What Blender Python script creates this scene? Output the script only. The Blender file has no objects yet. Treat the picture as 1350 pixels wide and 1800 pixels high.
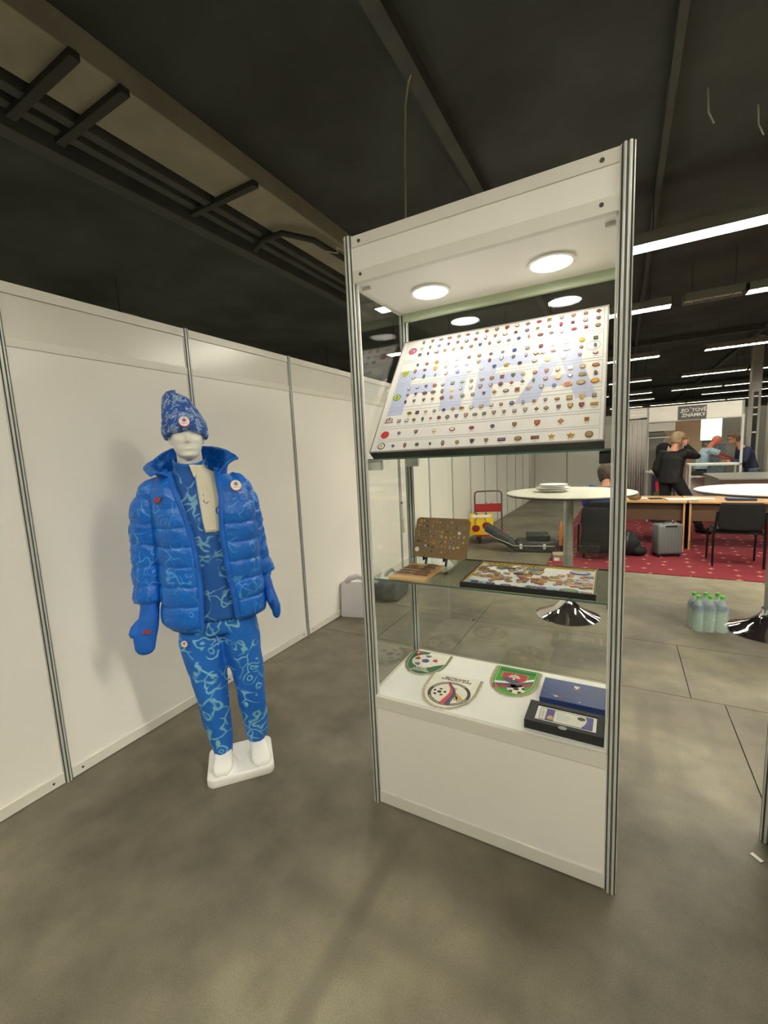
import bpy, bmesh, math, random
from mathutils import Vector, Matrix, noise

random.seed(7)
SC = bpy.context.scene
COL = SC.collection
PI = math.pi

# ------------------------------------------------------------------ camera
cd = bpy.data.cameras.new('camera'); cam = bpy.data.objects.new('camera', cd); COL.objects.link(cam)
cd.sensor_fit = 'HORIZONTAL'; cd.sensor_width = 36.0; cd.lens = 19.997
cd.clip_start = 0.05; cd.clip_end = 100
_r = Vector((0.8745763636, 0.4826257747, -0.0467818952)); _u = Vector((-0.0222831671, 0.1363818314, 0.9904057030))
_f = Vector((-0.4843755203, 0.8651429695, -0.1300307570))
cam.matrix_world = Matrix(((_r.x, _u.x, -_f.x, 2.511), (_r.y, _u.y, -_f.y, -0.949), (_r.z, _u.z, -_f.z, 1.613), (0, 0, 0, 1)))
SC.camera = cam

# ------------------------------------------------------------------ world, exposure
w = bpy.data.worlds.new('world'); SC.world = w; w.use_nodes = True
bg = w.node_tree.nodes['Background']; bg.inputs[0].default_value = (0.9, 0.95, 0.85, 1); bg.inputs[1].default_value = 0.05
SC.view_settings.view_transform = 'Standard'; SC.view_settings.look = 'None'
SC.view_settings.gamma = 1.0; SC.view_settings.use_curve_mapping = False
SC.view_settings.exposure = 1.85
SC.cycles.transparent_max_bounces = 32
SC.cycles.max_bounces = 8
SC.cycles.sample_clamp_indirect = 6.0

TUBE = 26.0          # radiance of the hall's fluorescent tubes
SPOT = 7.2          # radiance of the two showcase downlights
TUBE_COL = '#fff8e4'
SPOT_COL = '#fff8ea'

# ------------------------------------------------------------------ helpers
def C(h):
    h = h.lstrip('#'); v = [int(h[i:i+2], 16)/255 for i in (0, 2, 4)]
    return tuple(x/12.92 if x <= .04045 else ((x+.055)/1.055)**2.4 for x in v) + (1.0,)

def nt(m):
    return m.node_tree.nodes, m.node_tree.links

def mat(name, col, rough=.5, metal=0.0, var=0.0, vscale=8.0, col2=None, bump=0.0, bscale=60.0, spec=.5, coat=0.0, coords='Object', detail=4):
    m = bpy.data.materials.new(name); m.use_nodes = True
    n, l = nt(m); b = n['Principled BSDF']
    b.inputs['Base Color'].default_value = C(col); b.inputs['Roughness'].default_value = rough
    b.inputs['Metallic'].default_value = metal; b.inputs['Specular IOR Level'].default_value = spec
    if coat: b.inputs['Coat Weight'].default_value = coat
    if var or col2 or bump:
        tc = n.new('ShaderNodeTexCoord')
    if var or col2:
        t = n.new('ShaderNodeTexNoise'); t.inputs['Scale'].default_value = vscale; t.inputs['Detail'].default_value = detail
        l.new(tc.outputs[coords], t.inputs['Vector'])
        r = n.new('ShaderNodeValToRGB'); c = C(col)
        if col2: a, z = c, C(col2)
        else: a = tuple(x*(1-var) for x in c[:3])+(1,); z = tuple(min(1, x*(1+var)) for x in c[:3])+(1,)
        r.color_ramp.elements[0].color = a; r.color_ramp.elements[1].color = z
        r.color_ramp.elements[0].position = .35; r.color_ramp.elements[1].position = .68
        l.new(t.outputs['Fac'], r.inputs['Fac']); l.new(r.outputs['Color'], b.inputs['Base Color'])
    if bump:
        t2 = n.new('ShaderNodeTexNoise'); t2.inputs['Scale'].default_value = bscale; t2.inputs['Detail'].default_value = 3
        l.new(tc.outputs[coords], t2.inputs['Vector'])
        bp = n.new('ShaderNodeBump'); bp.inputs['Strength'].default_value = bump; bp.inputs['Distance'].default_value = .01
        l.new(t2.outputs['Fac'], bp.inputs['Height']); l.new(bp.outputs['Normal'], b.inputs['Normal'])
    return m

def emis(name, col, s):
    m = bpy.data.materials.new(name); m.use_nodes = True; n, l = nt(m)
    b = n['Principled BSDF']; b.inputs['Base Color'].default_value = C('#f4f4f0')
    b.inputs['Emission Color'].default_value = C(col); b.inputs['Emission Strength'].default_value = s
    return m

def glass(name, tint='#f4faf6', ior=1.5, rough=0.0):
    m = bpy.data.materials.new(name); m.use_nodes = True; n, l = nt(m)
    n.remove(n['Principled BSDF']); out = n['Material Output']
    tr = n.new('ShaderNodeBsdfTransparent'); tr.inputs[0].default_value = C(tint)
    gl = n.new('ShaderNodeBsdfGlossy'); gl.inputs['Roughness'].default_value = rough
    geo = n.new('ShaderNodeNewGeometry'); dt = n.new('ShaderNodeVectorMath'); dt.operation = 'DOT_PRODUCT'
    l.new(geo.outputs['Normal'], dt.inputs[0]); l.new(geo.outputs['Incoming'], dt.inputs[1])
    ab = n.new('ShaderNodeMath'); ab.operation = 'ABSOLUTE'; l.new(dt.outputs['Value'], ab.inputs[0])
    iv = n.new('ShaderNodeMath'); iv.operation = 'SUBTRACT'; iv.inputs[0].default_value = 1; l.new(ab.outputs[0], iv.inputs[1])
    pw = n.new('ShaderNodeMath'); pw.operation = 'POWER'; pw.inputs[1].default_value = 5; l.new(iv.outputs[0], pw.inputs[0])
    f0 = ((ior-1)/(ior+1))**2
    fr = n.new('ShaderNodeMath'); fr.operation = 'MULTIPLY_ADD'; fr.inputs[1].default_value = 1-f0; fr.inputs[2].default_value = f0; l.new(pw.outputs[0], fr.inputs[0])
    mx = n.new('ShaderNodeMixShader')
    l.new(fr.outputs[0], mx.inputs[0]); l.new(tr.outputs[0], mx.inputs[1]); l.new(gl.outputs[0], mx.inputs[2])
    l.new(mx.outputs[0], out.inputs['Surface'])
    return m

class MB:
    """collects geometry for ONE mesh object"""
    def __init__(s): s.v = []; s.f = []; s.m = []
    def add(s, vs, fs, m=0, M=None):
        o = len(s.v)
        s.v += [tuple(M @ Vector(p)) if M is not None else tuple(p) for p in vs]
        s.f += [tuple(i+o for i in f) for f in fs]; s.m += [m]*len(fs)
        return s
    def box(s, x0, x1, y0, y1, z0, z1, m=0, bev=0.0, M=None):
        if bev <= 0:
            vs = [(x, y, z) for z in (z0, z1) for y in (y0, y1) for x in (x0, x1)]
            fs = [(0,2,3,1),(4,5,7,6),(0,1,5,4),(2,6,7,3),(0,4,6,2),(1,3,7,5)]
            return s.add(vs, fs, m, M)
        b = bmesh.new(); bmesh.ops.create_cube(b, size=1)
        for v in b.verts:
            v.co = Vector(((x0+x1)/2+v.co.x*(x1-x0), (y0+y1)/2+v.co.y*(y1-y0), (z0+z1)/2+v.co.z*(z1-z0)))
        bmesh.ops.bevel(b, geom=b.edges[:], offset=bev, segments=2, affect='EDGES', profile=.5)
        b.verts.index_update()
        s.add([v.co.copy() for v in b.verts], [[v.index for v in f.verts] for f in b.faces], m, M); b.free()
        return s
    def prism(s, poly, z0, z1, m=0, M=None):
        n = len(poly); vs = [(x, y, z0) for x, y in poly]+[(x, y, z1) for x, y in poly]
        fs = [tuple(range(n))[::-1], tuple(range(n, 2*n))]+[(i, (i+1) % n, (i+1) % n+n, i+n) for i in range(n)]
        return s.add(vs, fs, m, M)
    def loft(s, rings, m=0, closed=True, cap=True, M=None):
        n = len(rings[0]); vs = [p for r in rings for p in r]; fs = []
        for j in range(len(rings)-1):
            for i in range(n if closed else n-1):
                k = (i+1) % n
                fs.append((j*n+i, j*n+k, (j+1)*n+k, (j+1)*n+i))
        if cap and closed:
            fs.append(tuple(range(n))[::-1]); fs.append(tuple(range((len(rings)-1)*n, len(rings)*n)))
        return s.add(vs, fs, m, M)
    def cyl(s, p0, p1, r0, r1=None, n=16, m=0, cap=True, M=None):
        return s.tube([p0, p1], [r0, r0 if r1 is None else r1], n, m, cap, M)
    def tube(s, pts, r, n=8, m=0, cap=True, M=None, flat=1.0, ref=None):
        pts = [Vector(p) for p in pts]; rs = r if isinstance(r, (list, tuple)) else [r]*len(pts)
        rings = []; prev = None
        for i, p in enumerate(pts):
            t = (pts[min(i+1, len(pts)-1)]-pts[max(i-1, 0)])
            t = t.normalized() if t.length > 1e-9 else Vector((0, 0, 1))
            if prev is None:
                a = Vector(ref) if ref else (Vector((1, 0, 0)) if abs(t.x) < .8 else Vector((0, 1, 0)))
            else: a = prev
            a = (a-t*a.dot(t)).normalized(); prev = a; b = t.cross(a)
            rr = rs[i]; ra, rb = rr if isinstance(rr, (list, tuple)) else (rr, rr*flat)
            rings.append([p+a*(ra*math.cos(2*PI*k/n))+b*(rb*math.sin(2*PI*k/n)) for k in range(n)])
        return s.loft(rings, m, True, cap, M)
    def lathe(s, prof, n=24, m=0, M=None, cap=True):
        rings = [[(r*math.cos(2*PI*k/n), r*math.sin(2*PI*k/n), z) for k in range(n)] for r, z in prof]
        return s.loft(rings, m, True, cap, M)
    def ell(s, c, r, n=12, k=8, m=0, M=None):
        prof = []
        for j in range(k+1):
            a = -PI/2+PI*j/k; prof.append((max(1e-4, math.cos(a)), math.sin(a)))
        T = Matrix.Translation(c) @ Matrix.Diagonal((*r, 1))
        return s.lathe(prof, n, m, T if M is None else M @ T)
    def mesh(s, name, mats):
        me = bpy.data.meshes.new(name); me.from_pydata(s.v, [], s.f); 
        for q in (mats if isinstance(mats, (list, tuple)) else [mats]): me.materials.append(q)
        me.polygons.foreach_set('material_index', s.m)
        b = bmesh.new(); b.from_mesh(me); bmesh.ops.recalc_face_normals(b, faces=b.faces[:]); b.to_mesh(me); b.free()
        return me
    def build(s, name, mats, parent=None, smooth=None, M=None):
        me = s.mesh(name, mats)
        if smooth is not None:
            me.polygons.foreach_set('use_smooth', [True]*len(me.polygons)); me.set_sharp_from_angle(angle=math.radians(smooth))
        return link(name, me, parent, M)

def link(name, me, parent=None, M=None):
    o = bpy.data.objects.new(name, me); COL.objects.link(o)
    if parent is not None: o.parent = parent
    if M is not None: o.matrix_local = M
    return o

def tag(o, label=None, cat=None, group=None, kind=None):
    if label: o['label'] = label
    if cat: o['category'] = cat
    if group: o['group'] = group
    if kind: o['kind'] = kind
    return o

def thing(name, label, cat, loc=(0, 0, 0), rz=0.0, group=None, M=None):
    o = bpy.data.objects.new(name, None); COL.objects.link(o); o.empty_display_size = .1
    if M is not None: o.matrix_world = M
    else: o.location = loc; o.rotation_euler = (0, 0, rz)
    return tag(o, label, cat, group)

def copy_tree(o, parent=None):
    c = o.copy(); COL.objects.link(c)
    if parent is not None: c.parent = parent
    for ch in list(o.children): copy_tree(ch, c)
    return c

def evaluated_mesh(o, name):
    dg = bpy.context.evaluated_depsgraph_get()
    return bpy.data.meshes.new_from_object(o.evaluated_get(dg), depsgraph=dg)

def fused(mb, voxel, smooth=4, factor=.5):
    """one continuous skin out of overlapping limbs; returns MB"""
    o = link('temporary', mb.mesh('temporary', []))
    r = o.modifiers.new('r', 'REMESH'); r.mode = 'VOXEL'; r.voxel_size = voxel
    if smooth:
        q = o.modifiers.new('s', 'SMOOTH'); q.iterations = smooth; q.factor = factor
    me = evaluated_mesh(o, 'fused'); out = MB()
    out.add([v.co.copy() for v in me.vertices], [tuple(p.vertices) for p in me.polygons])
    old = o.data; bpy.data.objects.remove(o); bpy.data.meshes.remove(old); bpy.data.meshes.remove(me)
    return out

def text_mb(txt, size, ext=.0004, align='CENTER', bold=0.0, sx=1.0, spacing=1.0, line=1.0):
    cu = bpy.data.curves.new('t', 'FONT'); cu.body = txt; cu.size = size; cu.extrude = ext; cu.align_x = align; cu.align_y = 'CENTER'
    cu.offset = bold; cu.resolution_u = 3; cu.space_character = spacing; cu.space_line = line
    o = link('temporary', cu); me = evaluated_mesh(o, 't'); m = MB()
    m.add([(v.co.x*sx, v.co.y, v.co.z) for v in me.vertices], [tuple(p.vertices) for p in me.polygons])
    bpy.data.objects.remove(o); bpy.data.curves.remove(cu); bpy.data.meshes.remove(me)
    return m

def xf(loc=(0, 0, 0), rx=0, ry=0, rz=0):
    return Matrix.Translation(loc) @ Matrix.Rotation(rz, 4, 'Z') @ Matrix.Rotation(ry, 4, 'Y') @ Matrix.Rotation(rx, 4, 'X')

def lerp(a, b, t): return a+(b-a)*t
def interp(x, pts):
    if x <= pts[0][0]: return pts[0][1]
    for (a, va), (b, vb) in zip(pts, pts[1:]):
        if x <= b: return lerp(va, vb, (x-a)/(b-a))
    return pts[-1][1]
def smooth_interp(x, pts):
    e = .02*(pts[-1][0]-pts[0][0])
    return (interp(x-e, pts)+2*interp(x, pts)+interp(x+e, pts))/4

def disc(r, n=24, z=0.0): return [(r*math.cos(2*PI*k/n), r*math.sin(2*PI*k/n)) for k in range(n)]

# ------------------------------------------------------------------ materials
M = {}
M['panel'] = mat('white_panel', '#f1eee6', .38, var=.025, vscale=1.2)
M['frieze'] = mat('white_glossy_panel', '#dedbd0', .22, var=.03, vscale=2.0)
M['alu'] = mat('anodised_aluminium', '#d2d5cf', .40, .25, var=.05, vscale=20)
M['alu_dark'] = mat('aluminium_slot', '#7b7f79', .6, .3)
M['rail'] = mat('white_rail', '#e0ddd2', .35, var=.02, vscale=5)
M['hole'] = mat('dark_hole_disc', '#4b4b45', .5, .4)  # dark disc drawn in place of a shaded hole
M['pale_green'] = mat('greenish_white_rail', '#c9d6b8', .3, var=.04, vscale=6)
M['bracket'] = mat('dark_steel', '#3b3d3a', .7, var=.1, vscale=5)
M['white'] = mat('white_plastic', '#f4f3ee', .4, var=.02, vscale=6)
M['dark'] = mat('charcoal_plastic', '#222423', .5, var=.12, vscale=14)
M['black'] = mat('black_fabric', '#121214', .85, var=.25, vscale=40, bump=.2, bscale=300)
M['blackmetal'] = mat('black_metal', '#1c1a1b', .35, .4, var=.1, vscale=20)
M['chrome'] = mat('chrome', '#d9d6d8', .06, 1.0, var=.03, vscale=3)
M['grey'] = mat('grey_laminate', '#9a9a92', .4, var=.05, vscale=6)
M['ceil'] = mat('black_painted_ceiling', '#464a49', .9, var=.25, vscale=1.3)
M['beam'] = mat('grey_painted_steel', '#4d504d', .7, var=.15, vscale=4)
M['duct'] = mat('dusty_sheet_metal', '#a09d8c', .7, var=.12, vscale=3)
M['tube'] = emis('fluorescent_tube', TUBE_COL, TUBE)
M['tube_far'] = emis('fluorescent_tube_far', TUBE_COL, TUBE)
M['spot'] = emis('downlight_glow', SPOT_COL, SPOT)
M['glass'] = glass('clear_glass', '#fbfdfb', 1.52)
M['shelf_glass'] = glass('shelf_glass', '#f6fbf8', 1.5)
M['shelf_edge'] = mat('green_glass_edge', '#4f6f63', .15, var=.1, vscale=10)
M['wood'] = mat('pale_birch', '#d9b074', .5, var=.1, vscale=3, bump=.05, bscale=40)
M['desk'] = mat('beech_laminate', '#c39a63', .42, var=.08, vscale=4)
M['deskdark'] = mat('brown_laminate', '#5d4632', .5, var=.1, vscale=4)
M['skin'] = mat('skin', '#c98f74', .55, var=.08, vscale=12)
M['red'] = mat('red_paint', '#a2262b', .45, var=.06, vscale=8)
M['paper'] = mat('paper', '#e6e4dc', .7, var=.03, vscale=12)

def swirl(name, base, line, dark, scale=9.0, rough=.45, width=.035, bump=.15, sheen=0.0, seed=0.0):
    """printed scrollwork: warped rings and arcs around scattered centres"""
    m = bpy.data.materials.new(name); m.use_nodes = True; n, l = nt(m); b = n['Principled BSDF']
    tc = n.new('ShaderNodeTexCoord'); mp = n.new('ShaderNodeMapping'); mp.inputs['Location'].default_value = (seed, seed*.7, seed*.3)
    l.new(tc.outputs['Object'], mp.inputs['Vector'])
    nz = n.new('ShaderNodeTexNoise'); nz.inputs['Scale'].default_value = scale*.55; nz.inputs['Detail'].default_value = 2
    l.new(mp.outputs[0], nz.inputs['Vector'])
    ad = n.new('ShaderNodeVectorMath'); ad.operation = 'MULTIPLY_ADD'; ad.inputs[1].default_value = (.16, .16, .16)
    l.new(nz.outputs['Color'], ad.inputs[0]); l.new(mp.outputs[0], ad.inputs[2])
    vo = n.new('ShaderNodeTexVoronoi'); vo.inputs['Scale'].default_value = scale; l.new(ad.outputs[0], vo.inputs['Vector'])
    def band(src, centre, wd):
        a = n.new('ShaderNodeMath'); a.operation = 'SUBTRACT'; a.inputs[1].default_value = centre; l.new(src, a.inputs[0])
        c = n.new('ShaderNodeMath'); c.operation = 'ABSOLUTE'; l.new(a.outputs[0], c.inputs[0])
        d = n.new('ShaderNodeMapRange'); d.inputs['From Min'].default_value = wd; d.inputs['From Max'].default_value = wd*.35
        d.inputs['To Min'].default_value = 0; d.inputs['To Max'].default_value = 1; d.clamp = True
        l.new(c.outputs[0], d.inputs['Value']); return d.outputs[0]
    b1 = band(vo.outputs['Distance'], .42, width); b2 = band(vo.outputs['Distance'], .16, width*.8)
    v2 = n.new('ShaderNodeTexVoronoi'); v2.feature = 'DISTANCE_TO_EDGE'; v2.inputs['Scale'].default_value = scale*.62; l.new(ad.outputs[0], v2.inputs['Vector'])
    b3 = band(v2.outputs['Distance'], 0.0, width*.55)
    mk = n.new('ShaderNodeTexNoise'); mk.inputs['Scale'].default_value = scale*1.1; mk.inputs['Detail'].default_value = 1; l.new(mp.outputs[0], mk.inputs['Vector'])
    mr = n.new('ShaderNodeMapRange'); mr.inputs['From Min'].default_value = .40; mr.inputs['From Max'].default_value = .52; l.new(mk.outputs['Fac'], mr.inputs['Value'])
    mx = n.new('ShaderNodeMath'); mx.operation = 'MAXIMUM'; l.new(b1, mx.inputs[0]); l.new(b2, mx.inputs[1])
    mx2 = n.new('ShaderNodeMath'); mx2.operation = 'MAXIMUM'; l.new(mx.outputs[0], mx2.inputs[0]); l.new(b3, mx2.inputs[1])
    mu = n.new('ShaderNodeMath'); mu.operation = 'MULTIPLY'; l.new(mx2.outputs[0], mu.inputs[0]); l.new(mr.outputs[0], mu.inputs[1])
    bs = n.new('ShaderNodeMixRGB'); bs.inputs[1].default_value = C(dark); bs.inputs[2].default_value = C(base); l.new(nz.outputs['Fac'], bs.inputs[0])
    fin = n.new('ShaderNodeMixRGB'); fin.inputs[2].default_value = C(line); l.new(bs.outputs[0], fin.inputs[1]); l.new(mu.outputs[0], fin.inputs[0])
    l.new(fin.outputs[0], b.inputs['Base Color']); b.inputs['Roughness'].default_value = rough
    t2 = n.new('ShaderNodeTexNoise'); t2.inputs['Scale'].default_value = 38; t2.inputs['Detail'].default_value = 3; l.new(tc.outputs['Object'], t2.inputs['Vector'])
    bp = n.new('ShaderNodeBump'); bp.inputs['Strength'].default_value = bump; bp.inputs['Distance'].default_value = .02
    l.new(t2.outputs['Fac'], bp.inputs['Height']); l.new(bp.outputs[0], b.inputs['Normal'])
    return m

M['jacket'] = swirl('puffer_print', '#1073d8', '#4c9ce4', '#0c61c4', 10.5, .36, .03, .35)
M['trousers'] = swirl('trouser_print', '#1c79da', '#84c6e0', '#1466c8', 11.0, .7, .06, .1, seed=3.1)
M['pullover'] = swirl('pullover_print', '#1d66ba', '#79b3cc', '#1652a0', 12, .7, .06, .1, seed=7.7)
M['beanie'] = swirl('beanie_print', '#3765b8', '#a8bfd6', '#2c58ac', 26.0, .85, .10, .35, seed=1.3)
M['plainblue'] = mat('plain_blue_cloth', '#1266cc', .6, var=.12, vscale=18, bump=.15, bscale=120)
M['cream'] = mat('cream_cloth', '#e2dcc4', .75, var=.04, vscale=10, bump=.08, bscale=150)
M['dummy'] = mat('matt_white_mannequin', '#ecebe2', .6, var=.02, vscale=5)

# ================================================================== STRUCTURE
# hall axes: x = distance from the left partition, y = along it, z up
def floor_mat():
    m = bpy.data.materials.new('worn_floor'); m.use_nodes = True; n, l = nt(m); b = n['Principled BSDF']
    tc = n.new('ShaderNodeTexCoord'); geo = n.new('ShaderNodeNewGeometry')
    def noise_n(s, d, dist=0.0):
        t = n.new('ShaderNodeTexNoise'); t.inputs['Scale'].default_value = s; t.inputs['Detail'].default_value = d; t.inputs['Distortion'].default_value = dist
        l.new(geo.outputs['Position'], t.inputs['Vector']); return t
    a = noise_n(.9, 5, .6); c = noise_n(6, 6); g = noise_n(190, 2)
    r = n.new('ShaderNodeValToRGB'); r.color_ramp.elements[0].color = C('#5a5447'); r.color_ramp.elements[1].color = C('#827c69')
    r.color_ramp.elements[0].position = .34; r.color_ramp.elements[1].position = .66; l.new(a.outputs['Fac'], r.inputs['Fac'])
    m1 = n.new('ShaderNodeMixRGB'); m1.blend_type = 'OVERLAY'; m1.inputs[0].default_value = .5; l.new(r.outputs[0], m1.inputs[1]); l.new(c.outputs['Fac'], m1.inputs[2])
    m2 = n.new('ShaderNodeMixRGB'); m2.blend_type = 'OVERLAY'; m2.inputs[0].default_value = .35; l.new(m1.outputs[0], m2.inputs[1]); l.new(g.outputs['Fac'], m2.inputs[2])
    # old tape and tyre marks with a shape of their own
    sp = n.new('ShaderNodeSeparateXYZ'); l.new(geo.outputs['Position'], sp.inputs[0]); prev = m2.outputs[0]
    def rng(src, lo, hi, soft):
        p = n.new('ShaderNodeMapRange'); p.interpolation_type = 'SMOOTHSTEP'; p.inputs['From Min'].default_value = lo-soft; p.inputs['From Max'].default_value = lo+soft; l.new(src, p.inputs['Value'])
        q = n.new('ShaderNodeMapRange'); q.interpolation_type = 'SMOOTHSTEP'; q.inputs['From Min'].default_value = hi+soft; q.inputs['From Max'].default_value = hi-soft; l.new(src, q.inputs['Value'])
        k = n.new('ShaderNodeMath'); k.operation = 'MULTIPLY'; l.new(p.outputs[0], k.inputs[0]); l.new(q.outputs[0], k.inputs[1]); return k.outputs[0]
    for x0, x1, y0, y1, st, sf in ((1.69, 1.76, -.3, .50, .30, .025), (1.40, 2.3, .09, .15, .30, .025), (2.62, 2.69, 1.25, 2.1, .22, .02), (2.76, 2.81, 1.3, 2.1, .12, .02), (2.5, 3.1, 1.70, 1.80, .16, .03), (2.95, 3.0, 1.6, 2.1, .18, .02), (1.2, 1.26, 2.2, 2.9, .15, .03)):
        a_ = rng(sp.outputs['X'], x0, x1, sf); b_ = rng(sp.outputs['Y'], y0, y1, .05)
        k = n.new('ShaderNodeMath'); k.operation = 'MULTIPLY'; l.new(a_, k.inputs[0]); l.new(b_, k.inputs[1])
        k2 = n.new('ShaderNodeMath'); k2.operation = 'MULTIPLY'; l.new(k.outputs[0], k2.inputs[0]); l.new(c.outputs['Fac'], k2.inputs[1])
        k3 = n.new('ShaderNodeMath'); k3.operation = 'MULTIPLY'; k3.inputs[1].default_value = st*2; l.new(k2.outputs[0], k3.inputs[0])
        mm = n.new('ShaderNodeMixRGB'); mm.inputs[2].default_value = C('#3b382e'); l.new(prev, mm.inputs[1]); l.new(k3.outputs[0], mm.inputs[0]); prev = mm.outputs[0]
    l.new(prev, b.inputs['Base Color']); b.inputs['Roughness'].default_value = .55
    bp = n.new('ShaderNodeBump'); bp.inputs['Strength'].default_value = .08; bp.inputs['Distance'].default_value = .004
    l.new(g.outputs['Fac'], bp.inputs['Height']); l.new(bp.outputs[0], b.inputs['Normal']); return m
M['floor'] = floor_mat()
M['joint'] = mat('floor_joint', '#4a463b', .9, var=.1, vscale=10)

fl = MB().box(-12, 22, -12, 32, -.12, -.012).build('floor', M['joint']); tag(fl, 'worn olive grey hall floor', kind='structure')
G = .0028
plates = [(-12, 3.10, -12, 2.17), (3.10, 22, -12, 2.17), (-12, .62, 2.17, 3.0), (.62, 1.33, 2.17, 3.0), (1.33, 2.93, 2.17, 3.0), (2.93, 4.6, 2.17, 3.0), (4.6, 22, 2.17, 3.0),
          (-12, 1.33, 3.0, 5.16), (1.33, 3.93, 3.0, 5.16), (3.93, 22, 3.0, 5.16), (-12, 22, 5.16, 32)]
for i, (x0, x1, y0, y1) in enumerate(plates):
    MB().box(x0+G, x1-G, y0+G, y1-G, -.012, 0).build('floor_plate', M['floor'], fl)

ce = MB().box(-12, 22, -12, 32, 4.1, 4.2).build('ceiling', M['ceil']); tag(ce, 'black painted hall ceiling with beams', kind='structure')
for x, wd in ((1.29, .05), (2.76, .025), (5.2, .05)):
    MB().box(x-wd, x+wd, -11, 31, 4.0, 4.1).build('ceiling_beam', M['beam'], ce)
for y in (11.7, 21.5):
    MB().box(-11, 21, y-.06, y+.06, 3.98, 4.1).build('cross_beam', M['beam'], ce)
for x0, x1, z0, z1, mm in ((-.66, -.22, 3.93, 4.1, 'duct'), (-.80, -.72, 3.90, 3.98, 'beam'), (-.98, -.90, 3.92, 3.99, 'beam'), (-1.25, -1.12, 3.9, 4.02, 'beam')):
    MB().box(x0, x1, -6, 5.6, z0, z1, bev=.006).build('ceiling_duct', M[mm], ce)
for y in (.62, .9, 1.98, 4.9):
    MB().box(-1.0, -.20, y-.03, y+.03, 3.885, 3.93, bev=.005).build('duct_bracket', M['bracket'], ce)
MB().tube([(-1.0, 2.75, 3.88), (-.75, 2.62, 3.87), (-.5, 2.62, 3.86), (-.33, 2.9, 3.86), (-.3, 3.5, 3.86)], .03, 8).build('bent_pipe', M['bracket'], ce, 60)
MB().tube([(-.45, 3.2, 3.86), (-.3, 3.05, 3.8), (-.2, 3.15, 3.79), (-.12, 3.0, 3.77), (-.05, 3.2, 3.76)], .006, 6).build('loose_cable', M['rail'], ce, 60)
for (x, y, d) in ((2.99, 3.2, .16), (3.35, 3.6, .14)):
    MB().tube([(x, y, 4.1), (x+.01, y, 4.1-d), (x+.05, y+.03, 4.03-d)], .006, 6).build('ceiling_hook', M['alu'], ce, 60)

# outer hall walls, far away and behind the camera
M['hallwall'] = mat('hall_wall', '#9b9a92', .8, var=.06, vscale=.8)
for nm, b, lb in (('wall_back', (-12, 22, 30.8, 31), 'pale grey end wall of the hall'), ('wall_right', (21.8, 22, -12, 31), 'pale grey side wall of the hall'),
              ('wall_front', (-12, 22, -12, -11.8), 'pale grey hall wall behind the viewer'), ('wall_side', (-12, -11.8, -12, 31), 'pale grey hall wall beyond the partition')):
    tag(MB().box(*b, 0, 4.1).build(nm, M['hallwall']), lb, kind='structure')

# ---- system post: octagon with a slot in every face
def oct_poly(R=.020, slot=.0034, dep=.007):
    P = []
    for k in range(8):
        a = k*PI/4+PI/8*0; n = Vector((math.cos(a), math.sin(a))); t = Vector((-n.y, n.x)); h = R*math.tan(PI/8)
        for q in (n*R-t*slot, n*(R-dep)-t*slot, n*(R-dep)+t*slot, n*R+t*slot, n*R+t*h): P.append((q.x, q.y))
    return P
OCT = oct_poly()
def post_mb(x, y, z0, z1, R=1.0):
    m = MB().prism([(x+a*R, y+b*R) for a, b in OCT], z0, z1)
    m.m = [0, 0]+[1 if i % 5 in (0, 1, 2) else 0 for i in range(len(OCT))]      # groove shade put into a darker slot colour
    return m
POST = [M['alu'], M['alu_dark']]

# left partition wall: bays of 0.99 m, posts on the joints
H = 2.494
wl = thing('wall_left', 'white partition wall of framed panels along the left side', None, (0, 0, 0)); del_cat = wl
wl['kind'] = 'structure'
PITCH = .99
bays = range(-3, 14)
for k in bays:
    y0, y1 = k*PITCH+.018, (k+1)*PITCH-.018
    MB().box(-.004, .004, y0, y1, .06, 2.20).build('panel', M['panel'], wl)
    MB().box(-.003, .003, y0, y1, 2.245, 2.445).build('frieze_panel', M['frieze'], wl)
    MB().box(-.014, .014, y0, y1, .004, .062, bev=.002).build('bottom_rail', M['rail'], wl)
    MB().box(-.014, .012, y0, y1, 2.20, 2.245, bev=.002).build('middle_rail', M['rail'], wl)
    MB().box(-.014, .014, y0, y1, 2.440, H-.004, bev=.002).build('top_rail', M['rail'], wl)
    for yy in (y0+.05, y1-.05):
        MB().cyl((.0135, yy, .033), (.0155, yy, .033), .006, n=10).build('hole_disc', M['hole'], wl)
for k in list(bays)+[14]:
    post_mb(0, k*PITCH, 0, H).build('post', POST, wl)
# return wall closing the far end of the booth
wb = thing('wall_booth_back', 'white partition wall closing the far end of the aisle', None, (0, 0, 0)); wb['kind'] = 'structure'
for k in range(0, 3):
    x0, x1 = k*PITCH+.018, (k+1)*PITCH-.018; yb = 14*PITCH
    MB().box(x0, x1, yb-.004, yb+.004, .06, 2.2).build('panel', M['panel'], wb)
    MB().box(x0, x1, yb-.003, yb+.003, 2.245, 2.445).build('frieze_panel', M['frieze'], wb)
    for z0, z1 in ((.004, .062), (2.2, 2.245), (2.44, H-.004)):
        MB().box(x0, x1, yb-.014, yb+.014, z0, z1, bev=.002).build('rail', M['rail'], wb)
    post_mb(x1+.018, yb, 0, H).build('post', POST, wb)
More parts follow.
